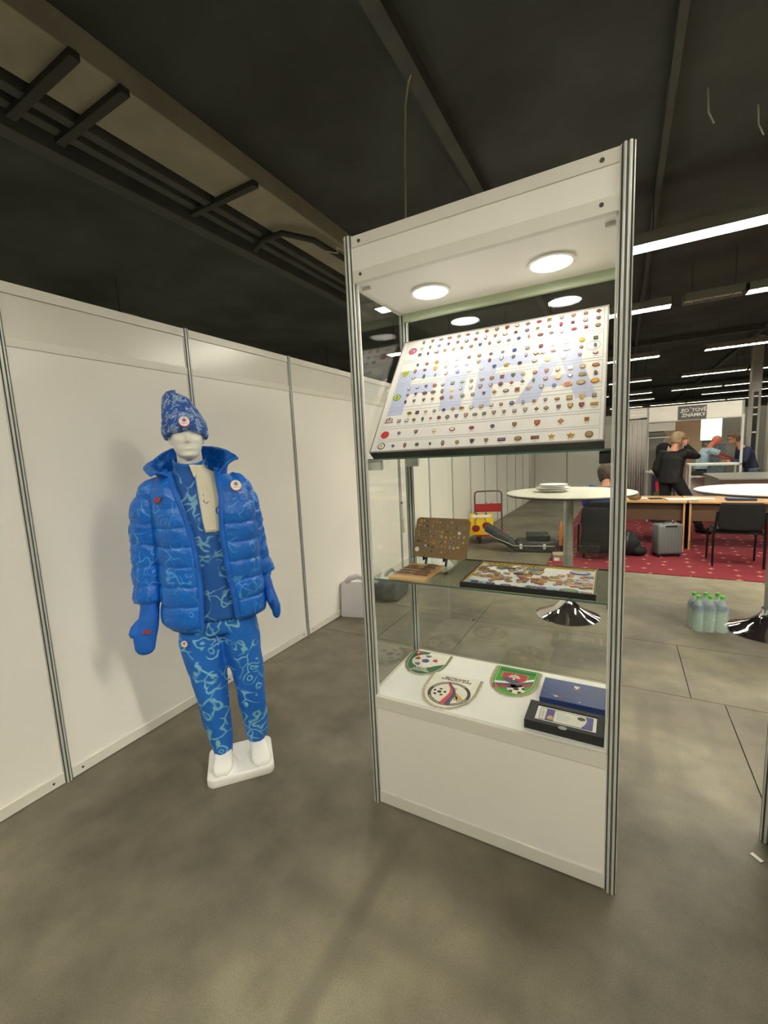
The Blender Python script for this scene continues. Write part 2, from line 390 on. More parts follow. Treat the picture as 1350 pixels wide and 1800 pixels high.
# edge of the next booth at the right border of the picture
wr = thing('wall_right_booth', 'white partition of the next booth at the right border', None, (0, 0, 0)); wr['kind'] = 'structure'
post_mb(3.056, 1.11, 0, H).build('post', POST, wr)
for k in range(1):
    y1 = 1.11-k*PITCH-.018; y0 = y1-PITCH+.036
    MB().box(3.068, 3.076, y0, y1, .06, 2.2).build('panel', M['panel'], wr)
    MB().box(3.058, 3.086, y0, y1, .004, .062, bev=.002).build('bottom_rail', M['rail'], wr)
    MB().box(3.058, 3.086, y0, y1, 2.2, H-.004, bev=.002).build('top_rail', M['rail'], wr)
    post_mb(3.072, y0-.018, 0, H).build('post', POST, wr)

# carpet
def carpet_mat():
    m = bpy.data.materials.new('red_star_carpet'); m.use_nodes = True; n, l = nt(m); b = n['Principled BSDF']
    geo = n.new('ShaderNodeNewGeometry')
    vo = n.new('ShaderNodeTexVoronoi'); vo.inputs['Scale'].default_value = 4.3; vo.inputs['Randomness'].default_value = .35; l.new(geo.outputs['Position'], vo.inputs['Vector'])
    vo.voronoi_dimensions = '2D'; vo.distance = 'MINKOWSKI'; vo.inputs['Exponent'].default_value = .55
    r = n.new('ShaderNodeMapRange'); r.inputs['From Min'].default_value = .25; r.inputs['From Max'].default_value = .16; l.new(vo.outputs['Distance'], r.inputs['Value'])
    t = n.new('ShaderNodeTexNoise'); t.inputs['Scale'].default_value = 60; l.new(geo.outputs['Position'], t.inputs['Vector'])
    c = n.new('ShaderNodeMixRGB'); c.inputs[1].default_value = C('#641521'); c.inputs[2].default_value = C('#7f1d2a'); l.new(t.outputs['Fac'], c.inputs[0])
    x = n.new('ShaderNodeMixRGB'); x.inputs[2].default_value = C('#b98d78'); l.new(c.outputs[0], x.inputs[1]); l.new(r.outputs[0], x.inputs[0])
    l.new(x.outputs[0], b.inputs['Base Color']); b.inputs['Roughness'].default_value = .95
    return m
M['carpet'] = carpet_mat()
tag(MB().box(1.62, 11, 5.16, 11.35, .001, .010, bev=.003).build('carpet', M['carpet']), 'red carpet with small pale stars under the brown desks', 'carpet')

# ================================================================== HALL LIGHTS
HL = 3.5
def fixture(x0, x1, y, label, twin=True, lit=True, group=None, near=False, z=HL, rods=True, dim=0):
    t = thing('fluorescent_light', label, 'ceiling light', ((x0+x1)/2, y, z), 0, group)
    L = (x1-x0)/2
    W = .11
    hb = MB().box(-L, L, -W, W, .075, .095).box(-L, L, -W, -W+.008, -.01, .08).box(-L, L, W-.008, W, -.01, .08).box(-L, -L+.01, -W, W, -.01, .08).box(L-.01, L, -W, W, -.01, .08)
    hb.build('housing', M['lamp_grey'], t)
    if near:
        MB().box(-L+.012, L-.012, -W+.01, W-.01, -.008, .06).build('diffuser', (M['tube_dim'] if dim else M['tube']) if lit else M['lamp_white'], t)
    else:
        for yy in (-.055, .055):
            MB().cyl((-L+.02, yy, .03), (L-.02, yy, .03), .017, n=8).build('tube', M['tube_far'] if lit else M['lamp_white'], t)
        lv = MB()
        k = int((x1-x0)/.10)
        for i in range(1, k): xx = -L+i*(2*L/k); lv.box(xx-.006, xx+.006, -W+.008, W-.008, .0, .055)
        if (x1-x0) < 4: lv.build('louvre', M['lamp_grey'], t)
    rd = MB()
    if rods:
        for xx in (-L*.7, L*.7): MB().cyl((xx, 0, .095), (xx, 0, 4.1-z), .006, n=6).build('hanger', M['beam'], t)
    return t
M['tube_dim'] = emis('weak_fill_tube', TUBE_COL, TUBE*.52)  # weaker glow for the added fill row behind the viewer
M['lamp_grey'] = mat('lamp_housing', '#8f8f86', .45, .2, var=.05, vscale=6)
M['lamp_white'] = mat('unlit_tube', '#c9c7b6', .4, var=.03, vscale=6)
fixture(-.32, .45, 4.2, 'fluorescent light at the left end of the nearest row, above the aisle wall', near=True)
fixture(.47, 2.48, 4.2, 'switched off fluorescent fitting of the nearest row above the showcase', near=True, lit=False)
fixture(2.5, 4.0, 4.2, 'broad bright fluorescent light right of the showcase top', near=True)
fixture(4.02, 5.52, 4.2, 'fluorescent light of the nearest row beyond the right border', near=True)
fixture(-1.4, -.5, 6.5, 'short lit fluorescent light seen through the showcase side')
fixture(-.4, 1.0, 6.5, 'dark switched off fluorescent fitting above the display board', lit=False)
fixture(1.3, 3.07, 6.5, 'fluorescent light of the second row ending beside the showcase post')
fixture(3.2, 3.86, 6.5, 'unlit grey fitting at the start of the second row right of the gap', lit=False)
fixture(3.88, 5.4, 6.5, 'lit fluorescent light following the unlit grey fitting')
gl_ = 'fluorescent light in the rows receding over the far hall'
for y, x0s in ((10.5, (2.05, 3.98, 5.5)), (14.5, (.7, 2.1, 3.98, 5.5, 7.02)), (18.3, (.7, 2.15, 4.05, 5.6, 7.15)), (21.0, (2.2, 5.3, 6.9, 8.5)), (24.9, (1.9, 3.7, 5.25, 6.8, 8.4))):
    for i, x0 in enumerate(x0s):
        L = {2.05: 1.14, 2.1: 1.15, 2.15: 1.3, .7: 1.33}.get(x0, 1.48)
        o5 = ('first', 'second', 'third', 'fourth', 'fifth', 'sixth'); row = {10.5: 'third', 14.5: 'fourth', 18.3: 'fifth', 21.0: 'sixth', 24.9: 'last'}[y]
        fixture(x0, x0+L, y, '%s light from the left in the %s row of fluorescent lights over the far hall' % (o5[i], row), group='far fluorescent light rows')
# unseen rows added beside and behind the camera as fill for the foreground
gb_ = 'added fill light of the unseen row behind the viewer'
for y, x0s, dim in ((1.9, (5.42, 6.94), 0), (-.4, (4.4, 5.92, 7.44), 0), (-2.7, (.3, 1.82, 3.34, 4.86), 1)):
    for i, x0 in enumerate(x0s): fixture(x0, x0+1.5, y, '%s unseen added fill light of the row %s' % (('first', 'second', 'third', 'fourth')[i], {1.9: 'outside the frame right of the showcase', -.4: 'overhead right of the viewer', -2.7: 'behind the viewer'}[y]), near=True, group='unseen fill lights outside the frame', dim=dim)

for y in (-2.0, 2.6, 7.2):  # unseen fixtures added behind the partition to brighten the dark ceiling
    for x0 in (-6.2, -4.6): fixture(x0, x0+1.5, y, '%s unseen light added beyond the partition to lift the ceiling, %s' % ('first' if x0 < -5 else 'second', {-2.0: 'near row', 2.6: 'middle row', 7.2: 'far row'}[y]), near=True, group='unseen added lights beyond the partition')
# ================================================================== SHOWCASE
CABM = xf((1.538, .605, 0), rz=.0109)
def cab(a, b, z): return CABM @ Vector((a, b, z))
CW, CD, CH = .970, .488, 2.480
DECK = .539
sc = thing('showcase', 'tall white and aluminium glass showcase with badges and pennants inside', 'display cabinet', M=CABM)
for a in (0, CW):
    for b in (0, CD):
        post_mb(a, b, 0, CH).build('post', POST, sc)
def rail_box(side, z0, z1, thick=.014, m='rail', name='rail', e=.018, bev=.002):
    if side in 'fb':
        bb = 0 if side == 'f' else CD
        return MB().box(e, CW-e, bb-thick, bb+thick, z0, z1, bev=bev).build(name, M[m], sc)
    aa = 0 if side == 'l' else CW
    return MB().box(aa-thick, aa+thick, e, CD-e, z0, z1, bev=bev).build(name, M[m], sc)
HB = 2.302
for s in 'fblr':
    hp = rail_box(s, HB+.045, CH-.045, .008, 'panel', 'header_panel', bev=0)
    rail_box(s, HB, HB+.046, .012, 'rail', 'header_rail'); rail_box(s, CH-.046, CH-.003, .012, 'rail', 'header_rail')
    rail_box(s, .06, DECK-.06, .006, 'panel', 'base_panel', bev=0)
    rail_box(s, .004, .062, .012, 'rail', 'base_rail'); rail_box(s, DECK-.058, DECK-.002, .012, 'rail', 'deck_rail')
for a in (.053, CW-.067):
    for z in (2.453, 2.330):
        MB().cyl((a, -.0125, z), (a, -.0145, z), .0065, n=12).build('hole_disc', M['hole'], sc)
# header underside with the two downlights
MB().box(.012, CW-.012, .006, CD-.03, HB+.002, HB+.014).build('canopy', M['panel'], sc)
MB().box(.012, CW-.012, CD-.034, CD-.012, HB-.036, HB+.004, bev=.002).build('rear_light_rail', M['pale_green'], sc)
for a in (.244, .729):
    d = MB().lathe([(.086, HB+.002), (.086, HB-.006), (.074, HB-.008), (.072, HB-.002), (.072, HB+.002)], 40, M=xf((a, .247, 0))).build('downlight', M['white'], sc, 40)
    MB().lathe([(.0715, HB+.0015), (.0715, HB-.0045), (.001, HB-.0045)], 40, M=xf((a, .247, 0))).build('glow_disc', M['spot'], d)
for a in (.04, CW-.04):
    MB().box(a-.018, a+.018, .05, .062, HB-.010, HB+.002).build('canopy_clip', M['alu'], sc)
# deck and glass
MB().box(.006, CW-.006, .004, CD-.004, DECK-.012, DECK).build('deck', M['white'], sc)
g0, g1 = DECK+.001, HB-.001
MB().box(.020, CW-.020, CD-.0025, CD+.0025, g0, g1).build('rear_glass', M['glass'], sc)
MB().box(-.0025, .0025, .020, CD-.020, g0, g1).build('side_glass', M['glass'], sc)
MB().box(CW-.0025, CW+.0025, .020, CD-.020, g0, g1).build('side_glass', M['glass'], sc)
# inner edge strips beside the panes
for a in (.024, CW-.024):
    MB().box(a-.003, a+.003, .006, .016, DECK, HB).build('edge_strip', M['white'], sc)
SH1, SH2 = 1.603, 1.080
for z in (SH1, SH2):
    s = MB().box(.014, CW-.014, .018, CD-.018, z-.006, z).build('glass_shelf', M['shelf_glass'], sc)
    MB().box(.014, CW-.014, .0165, .018, z-.006, z).build('front_edge', M['shelf_edge'], s)
    MB().box(.014, CW-.014, CD-.018, CD-.0165, z-.006, z).build('rear_edge', M['shelf_edge'], s)
    MB().box(CW-.014, CW-.0125, .018, CD-.018, z-.006, z).build('side_edge', M['shelf_edge'], s)
for z, hh in ((SH1-.007, .042), (SH2-.007, .022)):
    for b in (.045, CD-.06):
        for a0, a1, mm in ((.012, .078 if z > 1.5 else .030, 'alu'), (CW-.062 if z > 1.5 else CW-.030, CW-.012, 'dark')):
            MB().box(a0, a1, b-.012, b+.012, z-hh, z, bev=.002).build('shelf_clamp', M[mm], sc)
hang = thing('hanging_wire', 'thin grey wire hanging from the ceiling beam behind the showcase', 'wire', (1.29, 1.85, 4.0))
MB().tube([(0, 0, 0), (-.03, .02, -.02), (-.07, .05, -.12), (-.10, .08, -.4), (-.12, .1, -.75), (-.16, .12, -1.05)], .007, 6).build('cable', M['duct'], hang, 60)

# ================================================================== THINGS IN THE SHOWCASE
COLS = {'gold': ('#d8b04a', .3, .35), 'brown': ('#875a42', .4, .1), 'red': ('#a8433f', .35, .1), 'grey': ('#7d7f80', .35, .5), 'blue': ('#50619c', .35, .1),
        'green': ('#5e7a44', .4, .1), 'silver': ('#dcdcd6', .25, .4), 'maroon': ('#6b3540', .4, .1), 'olive': ('#82784a', .4, .2), 'tan': ('#b79a6d', .4, .2),
        'white': ('#efefe8', .4, .0), 'dgrey': ('#4c5053', .4, .2), 'orange': ('#c97a3e', .35, .3), 'lilac': ('#8f7aa0', .4, .1)}
P = {k: mat('enamel_'+k, c, r, mt, var=.18, vscale=140) for k, (c, r, mt) in COLS.items()}
def shape_poly(kind, r):
    if kind == 'round': return disc(r, 14)
    if kind == 'oval': return [(x*1.25, y*.85) for x, y in disc(r, 14)]
    if kind == 'square': return [(-r*.85, -r*.85), (r*.85, -r*.85), (r*.85, r*.85), (-r*.85, r*.85)]
    if kind == 'flag': return [(-r*1.3, -r*.6), (r*1.3, -r*.6), (r*1.3, r*.6), (-r*1.3, r*.6)]
    if kind == 'diamond': return [(0, -r*1.1), (r, 0), (0, r*1.1), (-r, 0)]
    if kind == 'shield': return [(-r*.85, r), (r*.85, r), (r*.85, 0), (r*.5, -r*.7), (0, -r*1.1), (-r*.5, -r*.7), (-r*.85, 0)]
    if kind == 'star': return [((r*1.2 if i % 2 == 0 else r*.55)*math.sin(i*PI/5), (r*1.2 if i % 2 == 0 else r*.55)*math.cos(i*PI/5)) for i in range(10)]
    if kind == 'upright': return [(x*.7, y*1.25) for x, y in disc(r, 12)]
_pin = {}
def pin_mesh(kind, rim, face, r=.0085, th=.0032):
    key = (kind, rim, face, r)
    if key not in _pin:
        p = shape_poly(kind, r); m = MB(); m.prism(p, 0, th, 0); m.prism([(x*.72, y*.72) for x, y in p], th*.9, th*1.15, 1)
        _pin[key] = m.mesh('pin_badge', [P[rim], P[face]])
    return _pin[key]

# ---- tilted collection board ------------------------------------------------
T = Vector((0, .6002, .7998)); N = Vector((0, -.7998, .6002))
BM = CABM @ Matrix(((1, 0, 0, 0), (0, T.y, N.y, .05), (0, T.z, N.z, 1.632), (0, 0, 0, 1)))
bd = thing('badge_board', 'large white framed board of small football badges leaning on the upper glass shelf', 'display board', M=BM)
M['sheet'] = mat('printed_sheet', '#f1f0ec', .55, var=.01, vscale=4)
M['frame_dark'] = mat('dark_frame', '#4b4f4e', .3, .3, var=.08, vscale=12)
M['frame_lip'] = mat('pale_frame_lip', '#d6cccc', .2, .5)
M['print_blue'] = mat('pale_blue_print', '#c2cbe8', .55, var=.02, vscale=5)
M['print_line'] = mat('grey_print', '#c3c8c0', .6)
S0, S1, T1 = .018, .922, .668
MB().box(S0, S1, -.004, T1, -.044, -.002).build('frame_tray', M['frame_dark'], bd)
lip = MB()
for q in ((S0, S1, -.004, .001), (S0, S1, T1-.005, T1), (S0, S0+.005, .001, T1-.005), (S1-.005, S1, .001, T1-.005)): lip.box(*q, -.002, .003)
lip.build('frame_lip', M['frame_lip'], bd)
MB().box(S0+.005, S1-.005, .001, T1-.005, -.002, 0).build('printed_sheet', M['sheet'], bd)
def flat(polys, z0, z1, name, m, parent, MM=None):
    b = MB()
    for p in polys: b.prism(p, z0, z1)
    return b.build(name, m, parent, M=MM)
LB, LT = .197, .463
def rect(x0, x1, y0, y1): return [(x0, y0), (x1, y0), (x1, y1), (x0, y1)]
F1 = [(.050, LB), (.123, LB), (.123, .315), (.240, .315), (.240, .368), (.123, .368), (.123, .408), (.262, .408), (.262, LT), (.050, LT)]
Fx = [(x+.386, y) for x, y in F1]
A_ = [(.608, LB), (.690, LB), (.712, .268), (.800, .268), (.822, LB), (.892, LB), (.812, LT), (.720, LT)]
hole_ = [(.728, .322), (.784, .322), (.757, .412)]
def letter(poly, name='print_letter'): flat([poly], .0, .0006, name, M['print_blue'], bd)
letter(F1); letter(rect(.293, .388, LB, LT)); letter(Fx)
# A with its counter, from pieces of one outline
flat([[(.608, LB), (.690, LB), (.712, .268), (.728, .322), (.757, .412), (.757, LT), (.720, LT)],
      [(.892, LB), (.822, LB), (.800, .268), (.784, .322), (.757, .412), (.757, LT), (.812, LT)],
      [(.712, .268), (.800, .268), (.784, .322), (.728, .322)]], .0, .0006, 'print_letter', M['print_blue'], bd)
ln = MB()
for a, b in ((.534, .662), (.386, .520), (.240, .372), (.132, .222), (.062, .120), (.003, .052)):
    for q in ((.045, .907, a, a+.0014), (.045, .907, b, b+.0014), (.045, .0464, a, b), (.9056, .907, a, b)): ln.box(*q, .0002, .0009)
tag(ln.build('section_line', M['print_line'], bd), kind='stuff')
PINS = [
    (643, [129,174,218,260,305,348,391,435,480,525,568,613,659,700,748,792,838,885]),
    (602, [128,171,216,262,306,348,391,435,478,521,567,614,657,703,748,792,839,885]),
    (561, [127,169,211,252,292,333,376,417,459,500,542,584,625,671,714,754,799,843,885]),
    (493, [131,178,227,275,325,378,424,475,525,574,626,679,726,777,831,879]),
    (454, [128,176,227,276,324,375,426,475,524,574,625,662,680,692,729,778,830,879]),
    (413, [128,181,235,285,339,391,446,500,551,604,661,711,769,827,881]),
    (349, [122,164,205,247,285,329,372,412,458,499,541,585,624,669,712,753,798,840,884]),
    (309, [124,164,208,248,289,333,371,416,456,499,540,583,626,668,712,756,799,841,885]),
    (269, [123,165,211,253,296,339,387,431,477,520,566,610,653,700,746,792,838,884]),
    (200, [160,197,237,276,318,358,396,436,477,518,556,597,639,680,720,761,803,844,885]),
    (160, [119,156,191,231,268,305,342,380,420,458,495,533,572,612,651,692,726,769,808,845,886]),
    (93, [137,215,297,375,455,537,619,700,781,865]),
    (26, [125,181,236,294,348,408,467,522,580,640,699,755,817,875])]
rnd = random.Random(11)
special = {(3, 2): ('round', 'gold', 'orange', .0105), (3, 3): ('diamond', 'silver', 'white', .0095), (3, 4): ('square', 'silver', 'white', .009), (3, 12): ('round', 'white', 'white', .010), (3, 13): ('square', 'white', 'white', .010),
           (3, 14): ('round', 'gold', 'gold', .011), (3, 9): ('round', 'blue', 'blue', .0095), (4, 2): ('shield', 'gold', 'gold', .0115), (4, 4): ('diamond', 'white', 'white', .010), (4, 5): ('square', 'white', 'white', .009),
           (4, 15): ('oval', 'white', 'white', .0105), (5, 4): ('round', 'blue', 'dgrey', .009), (5, 5): ('round', 'gold', 'silver', .010), (5, 6): ('diamond', 'silver', 'white', .010), (5, 8): ('star', 'gold', 'gold', .012),
           (5, 11): ('round', 'gold', 'gold', .012), (5, 12): ('shield', 'gold', 'silver', .011), (5, 10): ('oval', 'olive', 'silver', .009), (6, 16): ('square', 'gold', 'silver', .009), (6, 17): ('round', 'olive', 'tan', .0105),
           (6, 18): ('oval', 'brown', 'orange', .010), (7, 15): ('round', 'orange', 'tan', .012), (7, 17): ('oval', 'olive', 'olive', .0115), (8, 15): ('oval', 'orange', 'brown', .0135), (8, 16): ('oval', 'olive', 'tan', .0125),
           (8, 17): ('oval', 'orange', 'gold', .012), (8, 14): ('round', 'blue', 'blue', .008), (8, 12): ('star', 'silver', 'gold', .011), (8, 11): ('square', 'tan', 'brown', .011), (0, 12): ('oval', 'red', 'red', .0085), (0, 13): ('square', 'tan', 'olive', .0105),
           (9, 16): ('square', 'olive', 'tan', .012), (9, 17): ('shield', 'gold', 'tan', .011), (10, 20): ('flag', 'gold', 'tan', .0105), (10, 19): ('shield', 'maroon', 'red', .0105), (10, 18): ('shield', 'dgrey', 'gold', .0105),
           (11, 3): ('oval', 'red', 'white', .010), (11, 4): ('oval', 'red', 'red', .0085), (11, 7): ('shield', 'red', 'orange', .0115), (11, 8): ('diamond', 'orange', 'tan', .011), (11, 9): ('square', 'gold', 'brown', .0095),
           (12, 8): ('flag', 'maroon', 'lilac', .011), (12, 9): ('oval', 'olive', 'tan', .011), (12, 10): ('flag', 'red', 'grey', .011), (12, 11): ('star', 'gold', 'gold', .010), (12, 12): ('star', 'gold', 'gold', .0115), (12, 13): ('round', 'olive', 'tan', .013), (12, 3): ('upright', 'dgrey', 'dgrey', .006)}
cap = MB()
kinds = ['round', 'round', 'oval', 'shield', 'shield', 'square', 'diamond', 'upright']
rims = ['brown', 'grey', 'dgrey', 'gold', 'maroon', 'grey', 'olive', 'brown', 'dgrey']
faces = ['red', 'tan', 'grey', 'silver', 'blue', 'brown', 'maroon', 'tan', 'orange', 'lilac', 'white', 'green']
for i, (t, ss) in enumerate(PINS):
    for j, s in enumerate(ss):
        sp = special.get((i, j))
        if sp: k, a, c, r = sp
        else: k, a, c, r = rnd.choice(kinds), rnd.choice(rims), rnd.choice(faces), rnd.choice((.0076, .0086, .0096))
        o = link('pin_badge', pin_mesh(k, a, c, r), bd, Matrix.Translation((s/1000, t/1000, .0004)))
        cap.box(s/1000-.007, s/1000+.007, t/1000-.0155, t/1000-.0142, .0002, .0008)
        if sp and a in ('gold', 'silver', 'white'): o['label'] = {'gold': 'shiny gold badge', 'silver': 'bright silver badge', 'white': 'blank white badge'}[a]
tag(cap.build('caption_line', M['print_line'], bd), kind='stuff')
MB().lathe([(.026, 0), (.026, .0008), (.0235, .0008), (.0235, 0)], 28, cap=False, M=Matrix.Translation((.872, .454, 0)) @ Matrix.Diagonal((1, .95, 1, 1))).build('print_ring', M['print_line'], bd)
# the bigger section emblems down the left edge
def emblem(s, t, r, layers, name='section_emblem', label=None):
    m = MB(); ms = []
    for i, (poly, z, colr) in enumerate(layers):
        m.prism(poly, z, z+.0009, i); ms.append(P[colr] if colr in P else M[colr])
    o = m.build(name, ms, bd, M=Matrix.Translation((s, t, 0)))
    if label: o['label'] = label
P['brightred'] = mat('enamel_bright_red', '#d8364f', .4); P['lime'] = mat('enamel_lime', '#b7c93c', .4); P['leaf'] = mat('enamel_leaf', '#6da24c', .4); P['yellow'] = mat('enamel_yellow', '#e3d267', .4)
def stripe(r, a): return [(r*math.cos(q), r*math.sin(q)) for q in a]
emblem(.081, .596, .02, [(disc(.021, 28), 0, 'brightred'), (disc(.0125, 20), .0009, 'white'), (disc(.0105, 20), .0015, 'blue'), (rect(-.008, .008, -.002, .002), .002, 'white')], label='round red and blue emblem')
emblem(.078, .445, .02, [([(-.016, .016), (-.006, .02), (.008, .018), (.019, .02), (.016, -.004), (.006, -.018), (-.004, -.02), (-.014, -.008)], 0, 'lime'), (rect(-.008, .009, -.004, .008), .0009, 'green'), ([(-.012, .012), (.01, -.012), (.012, -.009), (-.009, .014)], .0012, 'yellow'), ([(.012, .012), (-.008, -.012), (-.011, -.009), (.009, .014)], .0014, 'yellow')], label='lime green crest emblem')
emblem(.072, .302, .02, [(disc(.020, 26), 0, 'leaf'), (disc(.0145, 22), .0009, 'yellow'), ([(-.004, -.012), (.004, -.008), (.008, .004), (.0, .011), (-.006, .004)], .0015, 'leaf')], label='round green and yellow emblem')
fb = [(disc(.013, 22), 0, 'white'), ([(.005*math.sin(k*2*PI/5), .005*math.cos(k*2*PI/5)) for k in range(5)], .0009, 'dgrey')]
for k in range(5): fb.append(([(.0095*math.sin(k*2*PI/5)+.0032*math.cos(q*PI/2), .0095*math.cos(k*2*PI/5)+.0032*math.sin(q*PI/2)) for q in range(4)], .0009, 'dgrey'))
fb += [(rect(-.021, .021, -.021, -.0165), 0, 'red'), ([(-.017, -.013), (-.011, -.013), (-.012, .004), (-.017, .0)], 0, 'red'), ([(.017, -.013), (.011, -.013), (.012, .004), (.017, .0)], 0, 'red')]
emblem(.068, .176, .02, fb, label='football emblem over a red line')
emblem(.069, .089, .02, [(disc(.0195, 26), 0, 'brightred'), (disc(.015, 22), .0009, 'orange'), (disc(.012, 20), .0014, 'brightred'), (shape_poly('star', .006), .002, 'orange')], label='round red emblem')
emblem(.068, .028, .02, [(disc(.0175, 26), 0, 'dgrey'), (disc(.013, 22), .0009, 'white'), (shape_poly('shield', .006), .0014, 'gold')], label='round grey and white emblem')

# ---- lower shelf: framed badge collage -----------------------------------------
fr = thing('framed_collage', 'black framed collage of enamel pins lying on the lower glass shelf', 'picture frame', M=CABM @ xf((.660, .205, SH2), rz=.01))
fw_, fh_ = .244, .178
q = MB()
for b in ((-fw_, fw_, -fh_, -fh_+.008), (-fw_, fw_, fh_-.008, fh_), (-fw_, -fw_+.008, -fh_+.008, fh_-.008), (fw_-.008, fw_, -fh_+.008, fh_-.008)): q.box(*b, 0, .022)
q.build('frame', M['frame_black'] if 'frame_black' in M else M['dark'], fr)
q = MB()
for b in ((-fw_+.008, fw_-.008, -fh_+.008, -fh_+.012), (-fw_+.008, fw_-.008, fh_-.012, fh_-.008), (-fw_+.008, -fw_+.012, -fh_+.012, fh_-.012), (fw_-.012, fw_-.008, -fh_+.012, fh_-.012)): q.box(*b, .004, .020)
q.build('gilt_edge', P['gold'], fr)
MB().box(-fw_+.008, fw_-.008, -fh_+.008, fh_-.008, .002, .013).build('backing', M['sheet'], fr)
P['paleblue'] = mat('enamel_pale_blue', '#9fc2d8', .4)
flat([[(-.235, -.165), (-.10, -.165), (-.12, -.12), (-.235, -.10)], [(-.02, -.165), (.235, -.165), (.235, -.13), (.09, -.11), (.0, -.115)]], .013, .0134, 'printed_patch', P['paleblue'], fr)
rr = random.Random(5)
zones = [(-.22, .22, -.10, .02, 40, ['tan', 'gold', 'olive', 'tan', 'brown', 'silver']), (-.22, .02, .02, .16, 24, ['olive', 'tan', 'silver', 'green']), (-.225, -.10, .06, .165, 14, ['olive', 'tan', 'green', 'brown', 'grey']), (-.23, -.09, -.06, .05, 16, ['olive', 'tan', 'brown', 'green', 'red']), (-.20, .02, -.10, -.03, 14, ['tan', 'gold', 'red', 'blue', 'brown']),
         (-.07, .06, .05, .165, 12, ['olive', 'dgrey', 'grey', 'tan', 'green']), (.03, .23, -.08, -.02, 22, ['tan', 'orange', 'brown', 'red', 'gold']), (-.05, .12, -.03, .02, 10, ['tan', 'red', 'gold', 'orange']),
         (.09, .22, .0, .09, 7, ['orange', 'tan', 'red']), (-.22, .22, -.16, -.13, 12, ['dgrey', 'blue', 'grey', 'red'])]
for x0, x1, y0, y1, n, cs in zones:
    for i in range(n):
        k = rr.choice(['round', 'shield', 'square', 'flag', 'oval', 'diamond']); c = rr.choice(cs); c2 = rr.choice(cs+['gold', 'silver'])
        link('pin_badge', pin_mesh(k, c, c2, rr.choice((.010, .0125, .015)), .0022), fr, Matrix.Translation((rr.uniform(x0, x1), rr.uniform(y0, y1), .0132+rr.random()*.002)) @ Matrix.Rotation(rr.uniform(-.4, .4), 4, 'Z'))
for x, y, k, a, c, r in ((.178, .115, 'oval', 'blue', 'silver', .032), (-.10, .105, 'flag', 'dgrey', 'blue', .017), (.0, .12, 'flag', 'dgrey', 'olive', .028), (-.05, .03, 'oval', 'maroon', 'dgrey', .02), (-.02, .03, 'oval', 'red', 'brown', .02),
                       (.212, .06, 'flag', 'grey', 'blue', .017), (.19, -.02, 'flag', 'grey', 'paleblue', .022), (-.07, -.145, 'oval', 'dgrey', 'lilac', .016), (.155, -.14, 'oval', 'dgrey', 'green', .026), (.22, -.15, 'flag', 'dgrey', 'olive', .02)):
    link('pin_badge', pin_mesh(k, a, c, r, .003), fr, Matrix.Translation((x, y, .0140)))

# ---- lower shelf: small birch board with mounted bars -------------------------------
wb_ = thing('wooden_tray', 'pale birch board with rows of dark metal bars on the lower shelf', 'display board', M=CABM @ xf((.178, .150, SH2), rz=.02))
MB().box(-.085, .085, -.125, .125, 0, .012, bev=.002).build('board', M['wood'], wb_)
M['bar'] = mat('dark_bronze', '#8b7263', .45, .3, var=.2, vscale=40)
for i, y in enumerate((-.095, -.06, -.022, .02, .055, .09)):
    L = .036 if i < 4 else .028
    if i in (1, 2, 3, 4): 
        MB().tube([(-.04-L, y-.004, .017), (-.04-L*.3, y, .019), (-.04+L*.4, y+.002, .019), (-.04+L, y+.004, .017)], [.003, .006, .0055, .003], 8, flat=.7).build('mounted_bar', M['bar'], wb_, 60)
    if i > 0:
        MB().tube([(.038-L, y+.004, .017), (.038-L*.4, y-.003, .019), (.038, y+.004, .020), (.038+L*.5, y-.004, .019), (.038+L, y+.002, .017)], [.004, .008, .005, .008, .004], 8, flat=.7).build('mounted_bar', M['bar'], wb_, 60)
for x, y in ((.06, .02), (-.06, .095)):
    MB().cyl((x, y, .012), (x, y, .02), .008, n=12).build('peg', M['wood'], wb_, 40)

# ---- lower shelf: easel with rounded wooden board ------------------------------------
ea = thing('easel', 'black folding easel holding the rounded wooden badge board', 'easel', M=CABM @ xf((.215, .325, SH2), rz=-.06))
for x in (-.06, .045):
    MB().tube([(x, -.025, .0), (x, -.012, .03), (x, .02, .09), (x, .045, .14)], .006, 8).build('leg', M['blackmetal'], ea, 60)
    MB().tube([(x, -.012, .030), (x, -.035, .033), (x, -.044, .030), (x, -.044, .046)], .005, 8).build('hook', M['blackmetal'], ea, 60)
MB().tube([(-.06, .02, .088), (.045, .02, .088)], .005, 8).build('crossbar', M['blackmetal'], ea)
MB().tube([(-.0, .04, .13), (.06, .115, .004)], .006, 8).build('rear_strut', M['blackmetal'], ea)
bt = xf((0, -.0275, .039), rx=math.radians(68)-0)
bb = thing('wooden_badge_board', 'rounded brown wooden board covered in small pins standing on the easel', 'display board', M=CABM @ xf((.222, .325, SH2), rz=-.06) @ bt)
def rounded(w, h, r, n=6):
    P_ = []
    for cx, cy, a0 in ((w-r, r, -90), (w-r, h-r, 0), (-w+r, h-r, 90), (-w+r, r, 180)):
        for k in range(n+1):
            a = math.radians(a0+90*k/n); P_.append((cx+r*math.cos(a), cy+r*math.sin(a)))
    return P_
M['oldwood'] = mat('worn_brown_wood', '#8d6c42', .55, col2='#7f6f4c', vscale=7, bump=.1, bscale=60)
MB().prism(rounded(.140, .196, .022), -.012, 0).build('board', M['oldwood'], bb)
MB().prism(disc(.0115, 18), -.001, .0006, M=xf((-.117, .035, 0))).build('hanging_hole', M['sheet'], bb)
cs = ['olive', 'tan', 'dgrey', 'brown', 'gold', 'grey', 'green', 'maroon', 'silver']
